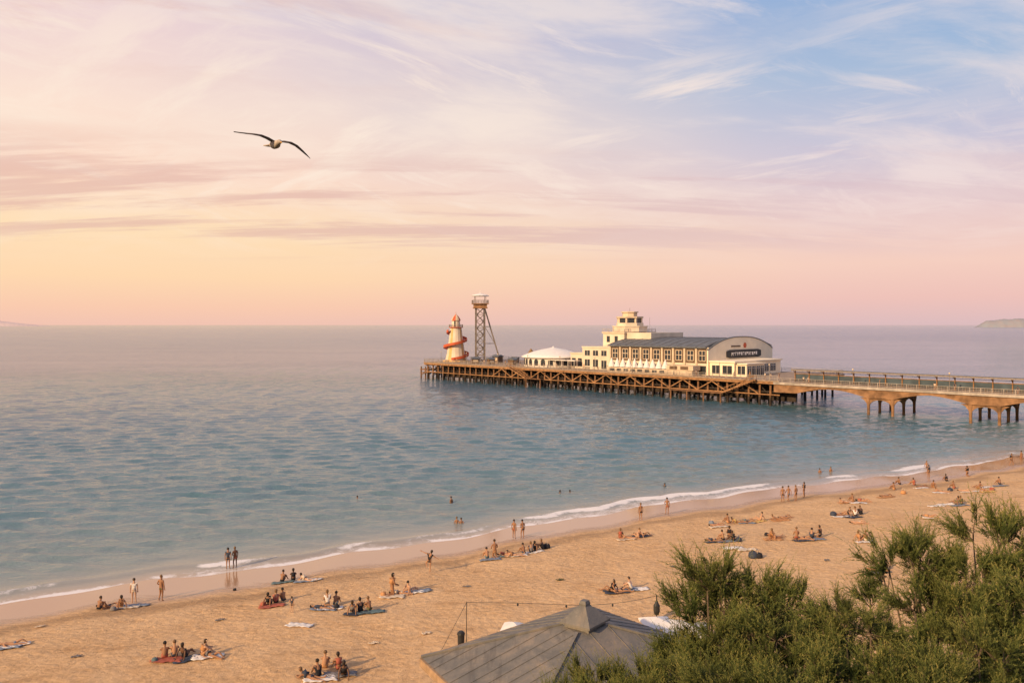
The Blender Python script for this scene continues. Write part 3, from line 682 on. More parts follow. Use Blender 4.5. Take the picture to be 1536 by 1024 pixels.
# ---------------------------------------------------------------- vegetation
def leafmat():
    m=bpy.data.materials.new('feathery_foliage'); m.use_nodes=True; T=NT(m.node_tree); b=T.N['Principled BSDF']
    tip_shade=T.attr('tip_shade'); rd=T.attr('rnd')
    c=T.ramp(tip_shade,[(0,(.018,.034,.012)),(.35,(.06,.10,.026)),(.65,(.19,.225,.055)),(1,(.58,.42,.13))])  # ramp runs from painted leaf shadow to highlight, along with yellow new growth
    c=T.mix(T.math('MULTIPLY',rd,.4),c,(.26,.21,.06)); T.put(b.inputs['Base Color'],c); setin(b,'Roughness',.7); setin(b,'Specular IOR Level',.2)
    tr=T.N.new('ShaderNodeBsdfTranslucent'); T.put(tr.inputs[0],c); mx=T.N.new('ShaderNodeMixShader'); mx.inputs[0].default_value=.38
    T.L.new(b.outputs[0],mx.inputs[1]); T.L.new(tr.outputs[0],mx.inputs[2]); T.L.new(mx.outputs[0],T.N['Material Output'].inputs[0]); return m
M_leaf=leafmat(); M_bark=mat('bark',(.13,.09,.06),.9,.3,6,.02)
def unit(a): return a/np.maximum(np.linalg.norm(a,axis=-1,keepdims=True),1e-6)
def make_tree(seed,Ht=7.0,R=2.9,nl=14,ncl=7,npl=16):
    # rounded lobes; each lobe carries clumps of soft arching sprays sweeping up and outwards
    r=np.random.RandomState(seed); tb=MB(); P=[];D=[];RN=[];LN=[];SH=[]
    for l in range(nl):
        az=6.28*l/nl*2.4+r.uniform(-.4,.4); rr=R*math.sqrt(r.uniform(.02,.66)); zt=Ht*(r.uniform(.46,.86)-.18*(rr/R)**2)
        if l==0: rr=.2; zt=Ht*.82
        c=np.array([rr*math.cos(az),rr*math.sin(az),zt]); lr=R*r.uniform(.22,.36); lean=unit(np.array([math.cos(az)*rr/R,math.sin(az)*rr/R,.95])+r.normal(size=3)*.15)
        base=np.array([r.uniform(-.25,.25),r.uniform(-.25,.25),0.]); mid=base*.3+c*.5+np.array([0,0,-.10*Ht])+r.normal(size=3)*.15
        tb.tube([base,(base+mid)/2+r.normal(size=3)*.06,mid,(mid+c)/2,c],[.10,.08,.055,.04,.025],6)
        rc=r.rand()
        for k in range(ncl):
            d=unit(r.normal(size=3)+lean*1.1); e=c+d*lr*r.uniform(.55,1.2)
            tb.tube([c,(c+e)/2+r.normal(size=3)*.04,e],[.022,.015,.006],4)
            r2=r.rand()
            for q in range(npl):
                off=r.normal(size=3)*.36; dd=unit(d*.85+lean*.75+off); s0=c+(e-c)*r.uniform(.35,1.05)
                P.append(s0+r.normal(size=3)*.05); D.append(dd); RN.append(.35*rc+.3*r2+.35*r.rand()); LN.append(r.uniform(.42,1.05)*(1.3 if r.rand()<.18 else 1)); SH.append(.5+.5*max(-.6,d[2]))  # SH lightens upward sprays and darkens drooping ones, shading put into leaf colour
    tb.tube([(0,0,-.8),(.05,.03,Ht*.15),(.1,-.05,Ht*.35),(.05,0,Ht*.5)],[.24,.19,.12,.05],8)
    P=np.array(P);D=np.array(D);RN=np.array(RN);LN=np.array(LN);SH=np.array(SH); n=len(P); K=36
    a=unit(np.cross(D,np.array([.3,.2,1.])+r.normal(size=(n,3))*.3)); b2=np.cross(D,a)
    V=[];TI=[];RD=[]
    t=(np.arange(K)+.5)/K
    bend=r.normal(size=(n,3))*.17; bend[:,2]-=.12
    for k in range(K):
        tt=t[k]; base=P+D*(LN*tt)[:,None]+bend*(tt**2)*LN[:,None]*1.5
        ph=r.uniform(0,6.28,n); side=a*np.cos(ph)[:,None]+b2*np.sin(ph)[:,None]
        dr=unit(D*.9+side*.7); ln=(.145*(1-.65*tt)*r.uniform(.5,1.35,n))[:,None]; wv=unit(np.cross(dr,r.normal(size=(n,3))))*.013
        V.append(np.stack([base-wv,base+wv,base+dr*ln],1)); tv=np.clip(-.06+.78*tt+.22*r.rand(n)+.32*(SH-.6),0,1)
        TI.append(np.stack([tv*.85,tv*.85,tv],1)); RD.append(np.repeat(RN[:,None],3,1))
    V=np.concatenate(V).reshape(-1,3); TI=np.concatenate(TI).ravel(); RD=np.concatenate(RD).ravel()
    hz=np.clip(V[:,2]/Ht,0,1); TI=TI*(.4+.6*hz)  # lower foliage darkened in colour, as painted shade inside the crown
    me=npmesh('crown',V,np.arange(len(V)).reshape(-1,3),False); attr(me,'tip_shade',TI); attr(me,'rnd',RD); me.materials.append(M_leaf)
    return tb.mesh('trunk',[M_bark],True),me
protos=[make_tree(11),make_tree(23),make_tree(37),make_tree(51)]
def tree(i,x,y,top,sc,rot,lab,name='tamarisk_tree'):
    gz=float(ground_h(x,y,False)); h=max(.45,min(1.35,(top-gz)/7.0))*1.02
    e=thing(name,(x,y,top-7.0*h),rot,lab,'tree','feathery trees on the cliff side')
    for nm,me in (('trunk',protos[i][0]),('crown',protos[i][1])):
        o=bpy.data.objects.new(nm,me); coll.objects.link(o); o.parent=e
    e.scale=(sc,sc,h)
def tspot(bx,by,d): return (bx-768)/F*d, d, H-(by-487)/F*d
TL=[(0,1088,818,24,.80,2.6),(2,1145,838,24.2,.66,4.0),(3,1060,850,24.2,.6,1.0),(3,1205,872,24.5,.58,2.0),(1,1268,892,25,.52,1.4),(2,1385,782,24.5,.70,2.2),(3,1500,760,24,.80,3.9),(1,1600,745,24,.9,.4),(0,1445,820,23,.66,5.2),
    (2,850,998,23.3,.44,5.0),(0,905,985,23,.52,2.0),(1,970,978,22.5,.52,.8),(3,1030,958,22.5,.50,3.3),(1,1085,915,21.5,.60,2.9),(2,1165,915,20.5,.70,.9),(0,1310,905,20.5,.72,1.9),(3,1440,880,20.5,.74,4.4),(2,1540,860,20,.74,.2),
    (1,975,1005,19,.48,1.2),(0,1100,985,17.8,.60,2.6),(3,1240,975,17.8,.62,3.3),(2,1380,965,17.5,.62,5.5),(0,1500,945,17.5,.64,.7),(2,900,1012,20,.42,1.0),(1,1035,990,18.5,.52,4.1),(3,1320,975,17.5,.57,1.5),(1,1440,985,17,.57,2.2),(2,1170,1000,17,.52,.5)]
for (i,bx,by,d,sc,rot) in TL:
    x_,y_,tz=tspot(bx,by,d); tree(i,x_,y_,tz,sc,rot,'feathery green tamarisk tree on the cliff slope')
# ---------------------------------------------------------------- people
def skinmesh(verts,edges,radii,root,sub=1):
    me=bpy.data.meshes.new('sk'); me.from_pydata(verts,edges,[]); o=bpy.data.objects.new('sk',me); coll.objects.link(o)
    o.modifiers.new('Skin','SKIN')
    for i,r in enumerate(radii):
        d=me.skin_vertices[0].data[i]; d.radius=(r,r) if not hasattr(r,'__len__') else r; d.use_root=(i==root)
    ss=o.modifiers.new('Sub','SUBSURF'); ss.levels=sub
    dg=bpy.context.evaluated_depsgraph_get(); out=bpy.data.meshes.new_from_object(o.evaluated_get(dg))
    V=[tuple(v.co) for v in out.vertices]; Fs=[tuple(p.vertices) for p in out.polygons]
    bpy.data.objects.remove(o); bpy.data.meshes.remove(me); bpy.data.meshes.remove(out); return V,Fs
RAD=dict(pel=.125,waist=.105,chest=.135,neck=.052,hd0=.075,hd1=.09,s=.062,e=.042,w=.028,h=.036,hip=.092,k=.056,a=.036,t=.036)
def mk(p):
    q={}
    for k,v in p.items():
        if k=='face': continue
        q[k]=Vector(v)
    for k in ('s','e','w','h','hip','k','a','t'):
        if k+'R' not in q: v=q[k+'L']; q[k+'R']=Vector((-v.x,v.y,v.z))
    return q
POSES={
'stand':dict(pel=(0,0,.93),waist=(0,0,1.09),chest=(0,0,1.29),neck=(0,.01,1.47),hd0=(0,-.01,1.55),hd1=(0,-.015,1.65),sL=(.17,0,1.40),eL=(.23,.03,1.12),wL=(.24,-.04,.87),hL=(.235,-.06,.79),hipL=(.09,0,.89),kL=(.10,-.02,.49),aL=(.11,.02,.08),tL=(.12,-.13,.035),kR=(-.1,.0,.49),aR=(-.13,.03,.08),tR=(-.16,-.11,.035),face=(0,-1,0)),
'stand_bent':dict(pel=(0,0,.93),waist=(.01,0,1.09),chest=(.02,-.01,1.29),neck=(.02,0,1.47),hd0=(.02,-.03,1.55),hd1=(.03,-.045,1.64),sL=(.19,0,1.40),eL=(.30,.05,1.15),wL=(.15,-.12,1.02),hL=(.08,-.14,1.01),sR=(-.15,0,1.40),eR=(-.22,.02,1.13),wR=(-.22,-.05,.88),hR=(-.215,-.07,.80),hipL=(.09,0,.89),kL=(.14,-.06,.49),aL=(.17,.05,.08),tL=(.19,-.10,.035),kR=(-.09,-.01,.49),aR=(-.09,.03,.08),tR=(-.1,-.12,.035),face=(0,-1,0)),
'walk':dict(pel=(0,0,.92),waist=(0,-.01,1.08),chest=(0,-.03,1.28),neck=(0,-.03,1.46),hd0=(0,-.05,1.54),hd1=(0,-.06,1.64),sL=(.17,-.03,1.39),eL=(.22,-.12,1.13),wL=(.21,-.28,.95),hL=(.21,-.34,.90),sR=(-.17,-.03,1.39),eR=(-.22,.12,1.13),wR=(-.23,.12,.88),hR=(-.23,.11,.8),hipL=(.09,0,.88),kL=(.1,.02,.48),aL=(.1,.26,.13),tL=(.1,.16,.035),kR=(-.09,-.19,.51),aR=(-.09,-.26,.08),tR=(-.1,-.4,.04),face=(0,-1,0)),
'dance':dict(pel=(0,0,.92),waist=(-.03,0,1.07),chest=(-.08,-.02,1.26),neck=(-.12,-.02,1.43),hd0=(-.15,-.03,1.5),hd1=(-.18,-.05,1.59),sL=(.08,-.02,1.42),eL=(.32,-.02,1.5),wL=(.55,-.05,1.6),hL=(.62,-.05,1.63),sR=(-.24,-.02,1.32),eR=(-.42,-.05,1.15),wR=(-.6,-.1,1.05),hR=(-.66,-.1,1.02),hipL=(.09,0,.89),kL=(.28,-.2,.66),aL=(.16,.1,.48),tL=(.14,.2,.4),kR=(-.08,0,.49),aR=(-.04,.02,.08),tR=(-.06,-.13,.035),face=(0,-1,0)),
'sit_hug':dict(pel=(0,0,.13),waist=(0,-.03,.27),chest=(0,-.11,.46),neck=(0,-.16,.63),hd0=(0,-.19,.71),hd1=(0,-.21,.80),sL=(.17,-.13,.56),eL=(.22,-.33,.40),wL=(.10,-.50,.40),hL=(.04,-.53,.40),hipL=(.09,-.02,.12),kL=(.12,-.38,.44),aL=(.12,-.64,.09),tL=(.12,-.77,.04),face=(0,-1,0)),
'sit_back':dict(pel=(0,0,.12),waist=(0,.06,.26),chest=(0,.14,.44),neck=(0,.19,.61),hd0=(0,.18,.69),hd1=(0,.17,.79),sL=(.17,.17,.54),eL=(.25,.34,.32),wL=(.26,.42,.08),hL=(.26,.47,.05),hipL=(.09,-.02,.11),kL=(.13,-.42,.24),aL=(.12,-.82,.06),tL=(.13,-.88,.17),kR=(-.12,-.38,.36),aR=(-.12,-.66,.08),tR=(-.12,-.78,.04),face=(0,-1,0)),
'kneel':dict(pel=(0,.05,.30),waist=(0,.02,.46),chest=(0,-.02,.66),neck=(0,-.03,.83),hd0=(0,-.06,.91),hd1=(0,-.08,1.01),sL=(.17,-.02,.76),eL=(.23,-.10,.50),wL=(.14,-.28,.40),hL=(.10,-.35,.38),hipL=(.09,.03,.28),kL=(.15,-.34,.08),aL=(.11,.10,.07),tL=(.1,.22,.05),face=(0,-1,0)),
'kneel_up':dict(pel=(0,0,.52),waist=(0,-.01,.68),chest=(0,-.03,.88),neck=(0,-.03,1.05),hd0=(0,-.06,1.13),hd1=(0,-.08,1.23),sL=(.17,-.02,.98),eL=(.24,-.08,.72),wL=(.16,-.27,.62),hL=(.12,-.34,.60),hipL=(.09,0,.48),kL=(.11,-.08,.08),aL=(.11,.34,.07),tL=(.1,.46,.05),face=(0,-1,0)),
'lie':dict(pel=(0,0,.13),waist=(0,.15,.12),chest=(0,.35,.14),neck=(0,.53,.13),hd0=(0,.61,.14),hd1=(0,.71,.15),sL=(.17,.46,.12),eL=(.30,.28,.07),wL=(.27,.04,.06),hL=(.26,-.04,.06),hipL=(.09,-.04,.11),kL=(.11,-.42,.30),aL=(.11,-.72,.07),tL=(.12,-.84,.05),kR=(-.11,-.45,.12),aR=(-.12,-.86,.07),tR=(-.14,-.89,.16),face=(0,0,1)),
'prone':dict(pel=(0,0,.13),waist=(0,.15,.13),chest=(0,.34,.19),neck=(0,.5,.29),hd0=(0,.56,.35),hd1=(0,.63,.42),sL=(.17,.43,.24),eL=(.20,.56,.06),wL=(.09,.74,.05),hL=(.04,.79,.05),hipL=(.09,-.04,.11),kL=(.12,-.46,.08),aL=(.12,-.80,.16),tL=(.12,-.84,.28),kR=(-.12,-.46,.08),aR=(-.12,-.86,.07),tR=(-.12,-.97,.04),face=(0,1,0)),
}
EDG=[('pel','waist'),('waist','chest'),('chest','neck'),('neck','hd0'),('hd0','hd1')]
for S in 'LR': EDG+=[('chest','s'+S),('s'+S,'e'+S),('e'+S,'w'+S),('w'+S,'h'+S),('pel','hip'+S),('hip'+S,'k'+S),('k'+S,'a'+S),('a'+S,'t'+S)]
def rad(k): return RAD[k[:-1]] if k[-1] in 'LR' and k[:-1] in RAD else RAD[k]
M_skin=[mat('skin_tone',c,.6,.06,8) for c in ((.42,.22,.12),(.30,.15,.08),(.50,.29,.18),(.16,.08,.045))]
def make_pose(name):
    P=POSES[name]; q=mk(P); face=Vector(P['face']).normalized(); keys=list(q.keys()); ix={k:i for i,k in enumerate(keys)}
    V,Fs=skinmesh([q[k] for k in keys],[(ix[a],ix[b]) for a,b in EDG],[rad(k) for k in keys],ix['pel'])
    m=MB(); m.add(V,Fs)
    hd=q['hd1']; up=(q['hd1']-q['hd0']).normalized(); sd=up.cross(face).normalized()
    up2=face.cross(sd).normalized(); up2=up2 if up2.dot(up)>0 else -up2
    m.tube([hd+face*.075-up2*.0,hd+face*.105-up2*.03],[.008,.014],5)
    for s1 in (-1,1):
        m.ell(hd+sd*s1*.088-up2*.01,(.014,.02,.028),6,4)
        m.ell(hd+face*.083+sd*s1*.03+up2*.012,(.010,.010,.008),6,4,mi=1)
    m.tube([hd+face*.083+sd*.022-up2*.052,hd+face*.083-sd*.022-up2*.052],[.006,.006],4,mi=1)
    for S in 'LR':
        hnd=q['h'+S]; d=(hnd-q['w'+S]).normalized(); c=d.cross(face if abs(d.dot(face))<.9 else Vector((0,0,1))).normalized(); nn=c.cross(d).normalized()
        for j in range(4):
            b0=hnd+c*(j-1.5)*.019; ln=(.062,.072,.066,.05)[j]
            m.tube([b0,b0+d*(.03+ln*.5),b0+d*(.03+ln)+nn*.02],[.010,.009,.006],5)
        b0=hnd-d*.03; m.tube([b0,b0-c*.045+d*.02,b0-c*.05+d*.055],[.011,.010,.007],5)
    body=m.mesh('person_body_'+name,[M_skin[0],M_black],True)
    def lerp(a,b,t): return q[a].lerp(q[b],t)
    vs=[q['pel'].lerp(q['waist'],.45),q['pel']]; es=[(0,1)]; rr=[.125,.142]
    for S in 'LR': i=len(vs); vs+=[q['hip'+S],lerp('hip'+S,'k'+S,.42)]; es+=[(1,i),(i,i+1)]; rr+=[.108,.092]
    V,Fs=skinmesh(vs,es,rr,1); m=MB(); m.add(V,Fs); shorts=m.mesh('shorts_'+name,[M_black],True)
    vs=[q['pel'].lerp(q['waist'],.3),q['waist'],q['chest'],q['chest'].lerp(q['neck'],.55)]; es=[(0,1),(1,2),(2,3)]; rr=[.135,.125,.152,.085]
    for S in 'LR': i=len(vs); vs+=[q['s'+S],lerp('s'+S,'e'+S,.45)]; es+=[(2,i),(i,i+1)]; rr+=[.078,.066]
    V,Fs=skinmesh(vs,es,rr,1); m=MB(); m.add(V,Fs); shirt=m.mesh('shirt_'+name,[M_canvas],True)
    vs=[q['waist'].lerp(q['chest'],.35),q['chest'],q['chest'].lerp(q['neck'],.3)]; V,Fs=skinmesh(vs,[(0,1),(1,2)],[.135,.155,.11],1); m=MB(); m.add(V,Fs); bik=m.mesh('swim_top_'+name,[M_black],True)
    hairs=[]
    for long in (0,1):
        m=MB(); n=14;k=9; c=hd+up2*.022-face*.018; vs=[];fs=[]
        for i in range(k+1):
            a=math.pi*i/k
            for j in range(n):
                t=2*math.pi*j/n; x_=math.sin(a)*math.cos(t); y_=math.sin(a)*math.sin(t); z_=math.cos(a)
                zz=z_*.108 if (z_>0 or not long) else z_*(.108+.16*max(0,y_))
                vs.append(c+sd*x_*.100+face*(-y_)*.108+up2*zz)
        for i in range(k):
            for j in range(n):
                ids=(i*n+j,(i+1)*n+j,(i+1)*n+(j+1)%n,i*n+(j+1)%n); cc=sum((vs[t] for t in ids),Vector())/4-c
                if cc.dot(up2)>.045 or cc.dot(face)<.02: 
                    if cc.dot(up2)>-.06 or long: fs.append(ids)
        m.add(vs,fs); hairs.append(m.mesh('hair_'+name,[M_black],True))
    return dict(body=body,shorts=shorts,shirt=shirt,bik=bik,hair=hairs)
M_hair=[mat('hair_colour',c,.6,.2,20) for c in ((.02,.014,.01),(.05,.03,.015),(.16,.09,.04),(.03,.02,.015))]
CL={'black':(.02,.02,.025),'navy':(.045,.055,.08),'red':(.36,.10,.065),'white':(.70,.64,.58),'teal':(.11,.16,.165),'orange':(.50,.25,.11),'grey':(.2,.18,.17),'olive':(.12,.11,.05),'pink':(.55,.27,.24),'blue':(.18,.21,.26),'yellow':(.60,.42,.15),'cream':(.62,.50,.37)}
M_cl={k:mat('cloth_'+k,v,.85,.2,5) for k,v in CL.items()}
PR={k:make_pose(k) for k in POSES}
POSETXT={'stand':'standing','stand_bent':'standing','walk':'walking','dance':'dancing','sit_hug':'sitting','sit_back':'leaning back','kneel':'kneeling','kneel_up':'kneeling','lie':'lying','prone':'lying'}
pr=random.Random(12)
def person(x,y,z,pose,rot,top=None,bot=None,skin=None,hair=None,long=None,sc=1.0,where='on the sand',group='people on the beach'):
    p=PR[pose]; skin=pr.choice([0,0,1,2,2,3]) if skin is None else skin; long=pr.random()<.4 if long is None else long
    bot=bot or pr.choice(['black','navy','teal','red','black','grey','olive','blue'])
    o=bpy.data.objects.new('person',p['body']); coll.objects.link(o); o.location=(x,y,z); o.rotation_euler[2]=math.radians(rot); o.scale=(sc,)*3
    o.material_slots[0].link='OBJECT'; o.material_slots[0].material=M_skin[skin]
    def kid(nm,me,mt):
        c=bpy.data.objects.new(nm,me); coll.objects.link(c); c.parent=o; c.material_slots[0].link='OBJECT'; c.material_slots[0].material=mt
    kid('shorts',p['shorts'],M_cl[bot])
    hc=pr.choice([0,1,2,3]) if hair is None else hair; kid('hair',p['hair'][1 if long else 0],M_hair[hc])
    if top is None: top=pr.choice(['','','','s','b'])
    if top and top in CL: kid('shirt',p['shirt'],M_cl[top]); tx='in %s shirt and %s shorts'%(top,bot)
    elif top=='s': tcx=pr.choice(['white','cream','navy','grey','orange']); kid('shirt',p['shirt'],M_cl[tcx]); tx='in %s shirt and %s shorts'%(tcx,bot)
    elif top=='b' or long: kid('swim_top',p['bik'],M_cl[bot]); tx='in %s swimwear'%bot
    else: tx='bare chested in %s shorts'%bot
    tag(o,'person %s %s %s'%(tx,POSETXT[pose],where),'person',group); return o
def towel(bx,by,colr,rot,L=1.7,W=.7,lab=None):
    x_,y_,z_=on_ground(bx,by); n1,n2=14,8; m=MB(); vs=[];fs=[]; r=random.random()*9
    c,s_=math.cos(rot),math.sin(rot)
    for j in range(n2+1):
        for i in range(n1+1):
            a=(i/n1-.5)*L+.05*math.sin(j*1.3+r); b_=(j/n2-.5)*W+.06*math.sin(i*.7+r)
            zz=float(ground_h(x_+a*c-b_*s_,y_+a*s_+b_*c))-z_+.035+.05*abs(math.sin(i*.9+j*.6+r))
            vs.append((a,b_,zz))
    for j in range(n2):
        for i in range(n1): k=j*(n1+1)+i; fs.append((k,k+1,k+n1+2,k+n1+1))
    m.add(vs,fs); mt=M_cl[colr]; o=m.build('beach_towel',mt,None,(x_,y_,z_),True); o.rotation_euler[2]=rot
    mo=o.modifiers.new('thick','SOLIDIFY'); mo.thickness=.015
    tag(o,lab or 'rumpled %s towel spread on the sand'%colr,'towel','towels on the beach')
def bag(bx,by,colr,sc=1.):
    x_,y_,z_=on_ground(bx,by); e=thing('beach_bag',(x_,y_,z_),random.random()*3,'%s beach bag standing on the sand'%colr,'bag','bags on the beach'); e.scale=(sc,)*3
    m=MB(); m.rings(0,0,[(0,.24),(.1,.27),(.28,.22),(.34,.12)],10); m.build('bag_body',M_cl[colr],e,smooth=True)
    m=MB(); m.tube([(-.15,0,.3),(-.12,0,.48),(0,0,.55),(.12,0,.48),(.15,0,.3)],.015,5); m.build('handle',M_cl['cream'],e)
def pb(bx,by,pose,rot,top=None,bot=None,**k):
    x_,y_,z_=on_ground(bx,by); person(x_,y_,z_+(.0 if pose in('stand','stand_bent','walk','dance') else .02),pose,rot,top,bot,**k)
S_=205
pb(201,904,'stand',200,'white','cream',hair=1,long=False); pb(242,901,'stand_bent',160,'','olive',skin=1,long=False,sc=1.06)
pb(342,853,'stand',190,'navy','black',skin=1,long=False,hair=0); pb(353,851,'stand_bent',230,'','red')
pb(644,858,'dance',180,'black','black',hair=0,long=True)
pb(771,807,'stand',150,'','red',skin=1,long=False); pb(784,807,'stand_bent',210,'','navy',skin=1,long=False)
pb(961,780,'stand',200,'','black',skin=1,long=False); pb(1001,771,'stand_bent',180,'','red',skin=1)
for i,(bx,by) in enumerate([(1174,753),(1183,752),(1194,751),(1206,746)]): pb(bx,by,['stand','walk','stand_bent','stand'][i],S_+i*20-30,'','black' if i!=1 else 'blue',skin=1)
pb(1393,717,'stand',200,'','navy',skin=1); pb(1517,698,'walk',100,'','black',skin=1); pb(1532,694,'stand',200,'','red',skin=1)
pb(588,893,'kneel_up',120,'','orange',skin=1,sc=1.15); pb(742,836,'kneel_up',200,'','orange',skin=1,sc=1.1); pb(731,838,'sit_hug',S_,'','teal')
pb(438,918,'stand_bent',170,'navy','black',sc=.6)
sit=[(148,915,'sit_hug',150,'','black',1),(163,911,'lie',80,'','navy',0),(181,911,'sit_back',220,'','orange',1),
(20,968,'lie',100,'','blue',0),(247,988,'sit_hug',200,'','red',1),(262,986,'sit_hug',190,'','navy',0),(277,986,'sit_back',170,'black','black',3),(303,984,'sit_hug',120,'','orange',2),(318,985,'lie',70,'','grey',1),
(423,873,'sit_hug',180,'','black',1),(440,871,'sit_hug',210,'','black',3),(461,871,'prone',80,'','cream',2),
(404,907,'sit_back',160,'','black',1),(414,905,'sit_hug',190,'red','black',0),(426,902,'sit_hug',230,'','navy',1),
(491,910,'kneel',200,'white','grey',0),(503,908,'sit_hug',180,'','teal',1),(483,913,'lie',90,'navy','navy',1),
(529,920,'sit_back',170,'','grey',1),(541,918,'sit_hug',200,'black','black',0),(555,916,'sit_hug',220,'','olive',1),
(615,889,'sit_back',150,'','blue',2),(601,891,'lie',95,'','cream',0),
(478,1016,'sit_hug',200,'black','black',1),(487,1003,'sit_hug',170,'','orange',0),(509,1005,'sit_hug',210,'','red',1),(516,1014,'sit_back',190,'','black',3),(466,1018,'prone',60,'','navy',1),
(760,833,'lie',80,'','red',0),(786,831,'sit_hug',200,'','navy',1),(797,829,'sit_hug',190,'grey','black',0),(803,826,'sit_back',160,'','black',1),(815,824,'sit_hug',250,'black','black',3),(772,834,'prone',100,'','orange',2),
(931,808,'sit_hug',180,'','red',1),(944,808,'prone',80,'','orange',0),(957,806,'sit_back',200,'','cream',2),(964,803,'lie',60,'','black',1),
(917,888,'sit_back',240,'','black',1),(931,888,'lie',85,'','black',0),(947,885,'sit_hug',230,'white','grey',2),
(1093,785,'sit_hug',200,'','orange',1),(1076,789,'lie',95,'','red',0),(1107,784,'prone',80,'','yellow',1),(1122,783,'lie',100,'','teal',0),(1140,781,'sit_back',240,'','orange',2),(1168,780,'prone',70,'','orange',1),(1178,777,'lie',100,'','navy',0),
(1072,812,'lie',80,'','navy',1),(1085,811,'sit_hug',200,'','black',0),(1094,808,'kneel',150,'','black',1),(1101,812,'sit_hug',210,'','black',3),
(1157,807,'sit_back',190,'','orange',1),(1166,807,'prone',110,'','grey',0),(1195,810,'kneel',190,'','red',1),(1205,809,'lie',80,'','black',0),(1217,808,'sit_hug',150,'navy','black',0),(1230,807,'kneel',210,'black','black',1),
(1260,773,'lie',80,'','navy',1),(1272,773,'sit_back',200,'black','black',0),(1283,774,'sit_hug',170,'white','black',1),(1292,772,'sit_hug',190,'black','black',3),(1288,785,'lie',90,'','cream',2),
(1290,811,'sit_back',120,'','orange',0),(1300,812,'sit_hug',190,'','cream',1),(1280,753,'sit_hug',200,'','orange',1),(1295,752,'lie',70,'','red',0),(1268,754,'prone',90,'','cream',2),
(1325,857,'sit_hug',150,'black','black',1),(1315,856,'lie',80,'','black',1),(1435,756,'sit_back',200,'','grey',1),(1443,757,'sit_hug',210,'','olive',1),(1396,776,'lie',80,'','orange',0),
(1330,745,'lie',80,'','teal',1),(1342,735,'sit_hug',190,'','orange',1),(1372,728,'sit_hug',200,'','red',0),(1384,731,'lie',90,'','navy',1),(1400,731,'sit_back',170,'','orange',1),(1412,738,'prone',80,'','black',0),
(1432,733,'sit_hug',200,'','red',1),(1451,714,'kneel_up',190,'','black',1),(1448,737,'lie',70,'','orange',2),(1468,733,'sit_back',200,'','orange',1),(1480,737,'prone',80,'','yellow',0),(1500,727,'sit_hug',190,'','navy',1),(1350,727,'sit_hug',200,'','black',1),(1420,722,'sit_hug',180,'','black',1)]
for (bx,by,pose,rot,top,bot,sk) in sit: pb(bx,by,pose,rot+pr.uniform(-15,15),top,bot,skin=sk)
for (bx,by,c,r) in [(190,911,'cream',.3),(205,908,'blue',.2),(20,969,'white',.5),(8,972,'blue',.2),(250,990,'red',.1),(285,988,'navy',.4),(312,985,'white',.2),(425,874,'teal',.1),(458,872,'blue',.1),(466,870,'white',-.2),
  (408,909,'red',.2),(450,938,'white',-.3),(495,912,'white',.3),(485,914,'blue',.1),(535,921,'navy',.2),(557,918,'teal',.1),(588,895,'cream',.1),(618,889,'white',.2),(628,887,'blue',.2),(480,1019,'white',.2),(510,1012,'grey',.2),
  (735,839,'blue',.1),(765,834,'teal',.1),(775,833,'white',.2),(800,829,'white',.3),(940,809,'cream',.1),(962,805,'navy',.2),(925,889,'navy',.2),(938,886,'blue',.1),(955,884,'white',.1),
  (1078,790,'cream',.1),(1120,784,'blue',.1),(1135,782,'yellow',.2),(1172,780,'orange',.1),(1073,813,'navy',.1),(1100,822,'white',.1),(1120,825,'cream',.2),(1090,813,'blue',.1),(1160,808,'orange',.1),(1205,810,'navy',.2),(1222,809,'blue',.1),
  (1262,775,'white',.1),(1280,776,'navy',.1),(1298,813,'white',.1),(1288,754,'white',.1),(1270,754,'orange',.3),(1405,759,'white',.2),(1418,757,'white',-.1),(1396,777,'cream',.2),(1440,758,'blue',.1),(1328,746,'orange',.1),(1382,732,'white',.1),(1410,739,'white',.1),
  (1450,738,'cream',.2),(1465,737,'white',.1),(1482,738,'yellow',.1),(1478,731,'white',.3),(1500,729,'blue',.1),(1320,858,'grey',.3)]:
    towel(bx,by,c,r)
for (bx,by,c) in [(115,985,'grey'),(60,940,'cream'),(330,930,'grey'),(640,950,'cream'),(700,880,'grey'),(840,870,'olive'),(1010,850,'grey'),(560,965,'cream'),(1240,840,'grey')]:
    towel(bx,by,c,.4,.5,.25,'small crumpled %s cloth lying on the sand'%c)
for (bx,by,c,s1) in [(820,822,'black',1.2),(1130,836,'navy',1.5),(1138,836,'black',1.2),(395,908,'red',.8),(505,912,'black',.8),(575,893,'orange',.8),(1067,786,'blue',1),(1108,811,'navy',1),(1250,773,'navy',1.2),(1150,803,'black',.8),(232,992,'teal',.7),(170,915,'grey',.8),(1355,740,'orange',1.1),(1425,736,'navy',1.1),(1488,735,'red',1.0),(352,885,'black',.5)]: bag(bx,by,c,s1)
for (bx,by,dz,pose) in [(536,747,-1.45,'stand'),(677,752,-1.15,'stand_bent'),(685,785,-1.05,'stand'),(692,785,-1.15,'walk'),(840,739,-1.4,'stand'),(855,738,-1.45,'stand'),(997,729,-1.35,'stand'),(1230,709,-1.1,'stand_bent'),(1246,708,-1.0,'stand'),(1390,701,-.8,'walk')]:
    d=H*F/(by-487); person((bx-768)/F*d,d,dz,pose,pr.uniform(120,240),'','black',skin=1,where='in the sea',group='bathers in the sea')
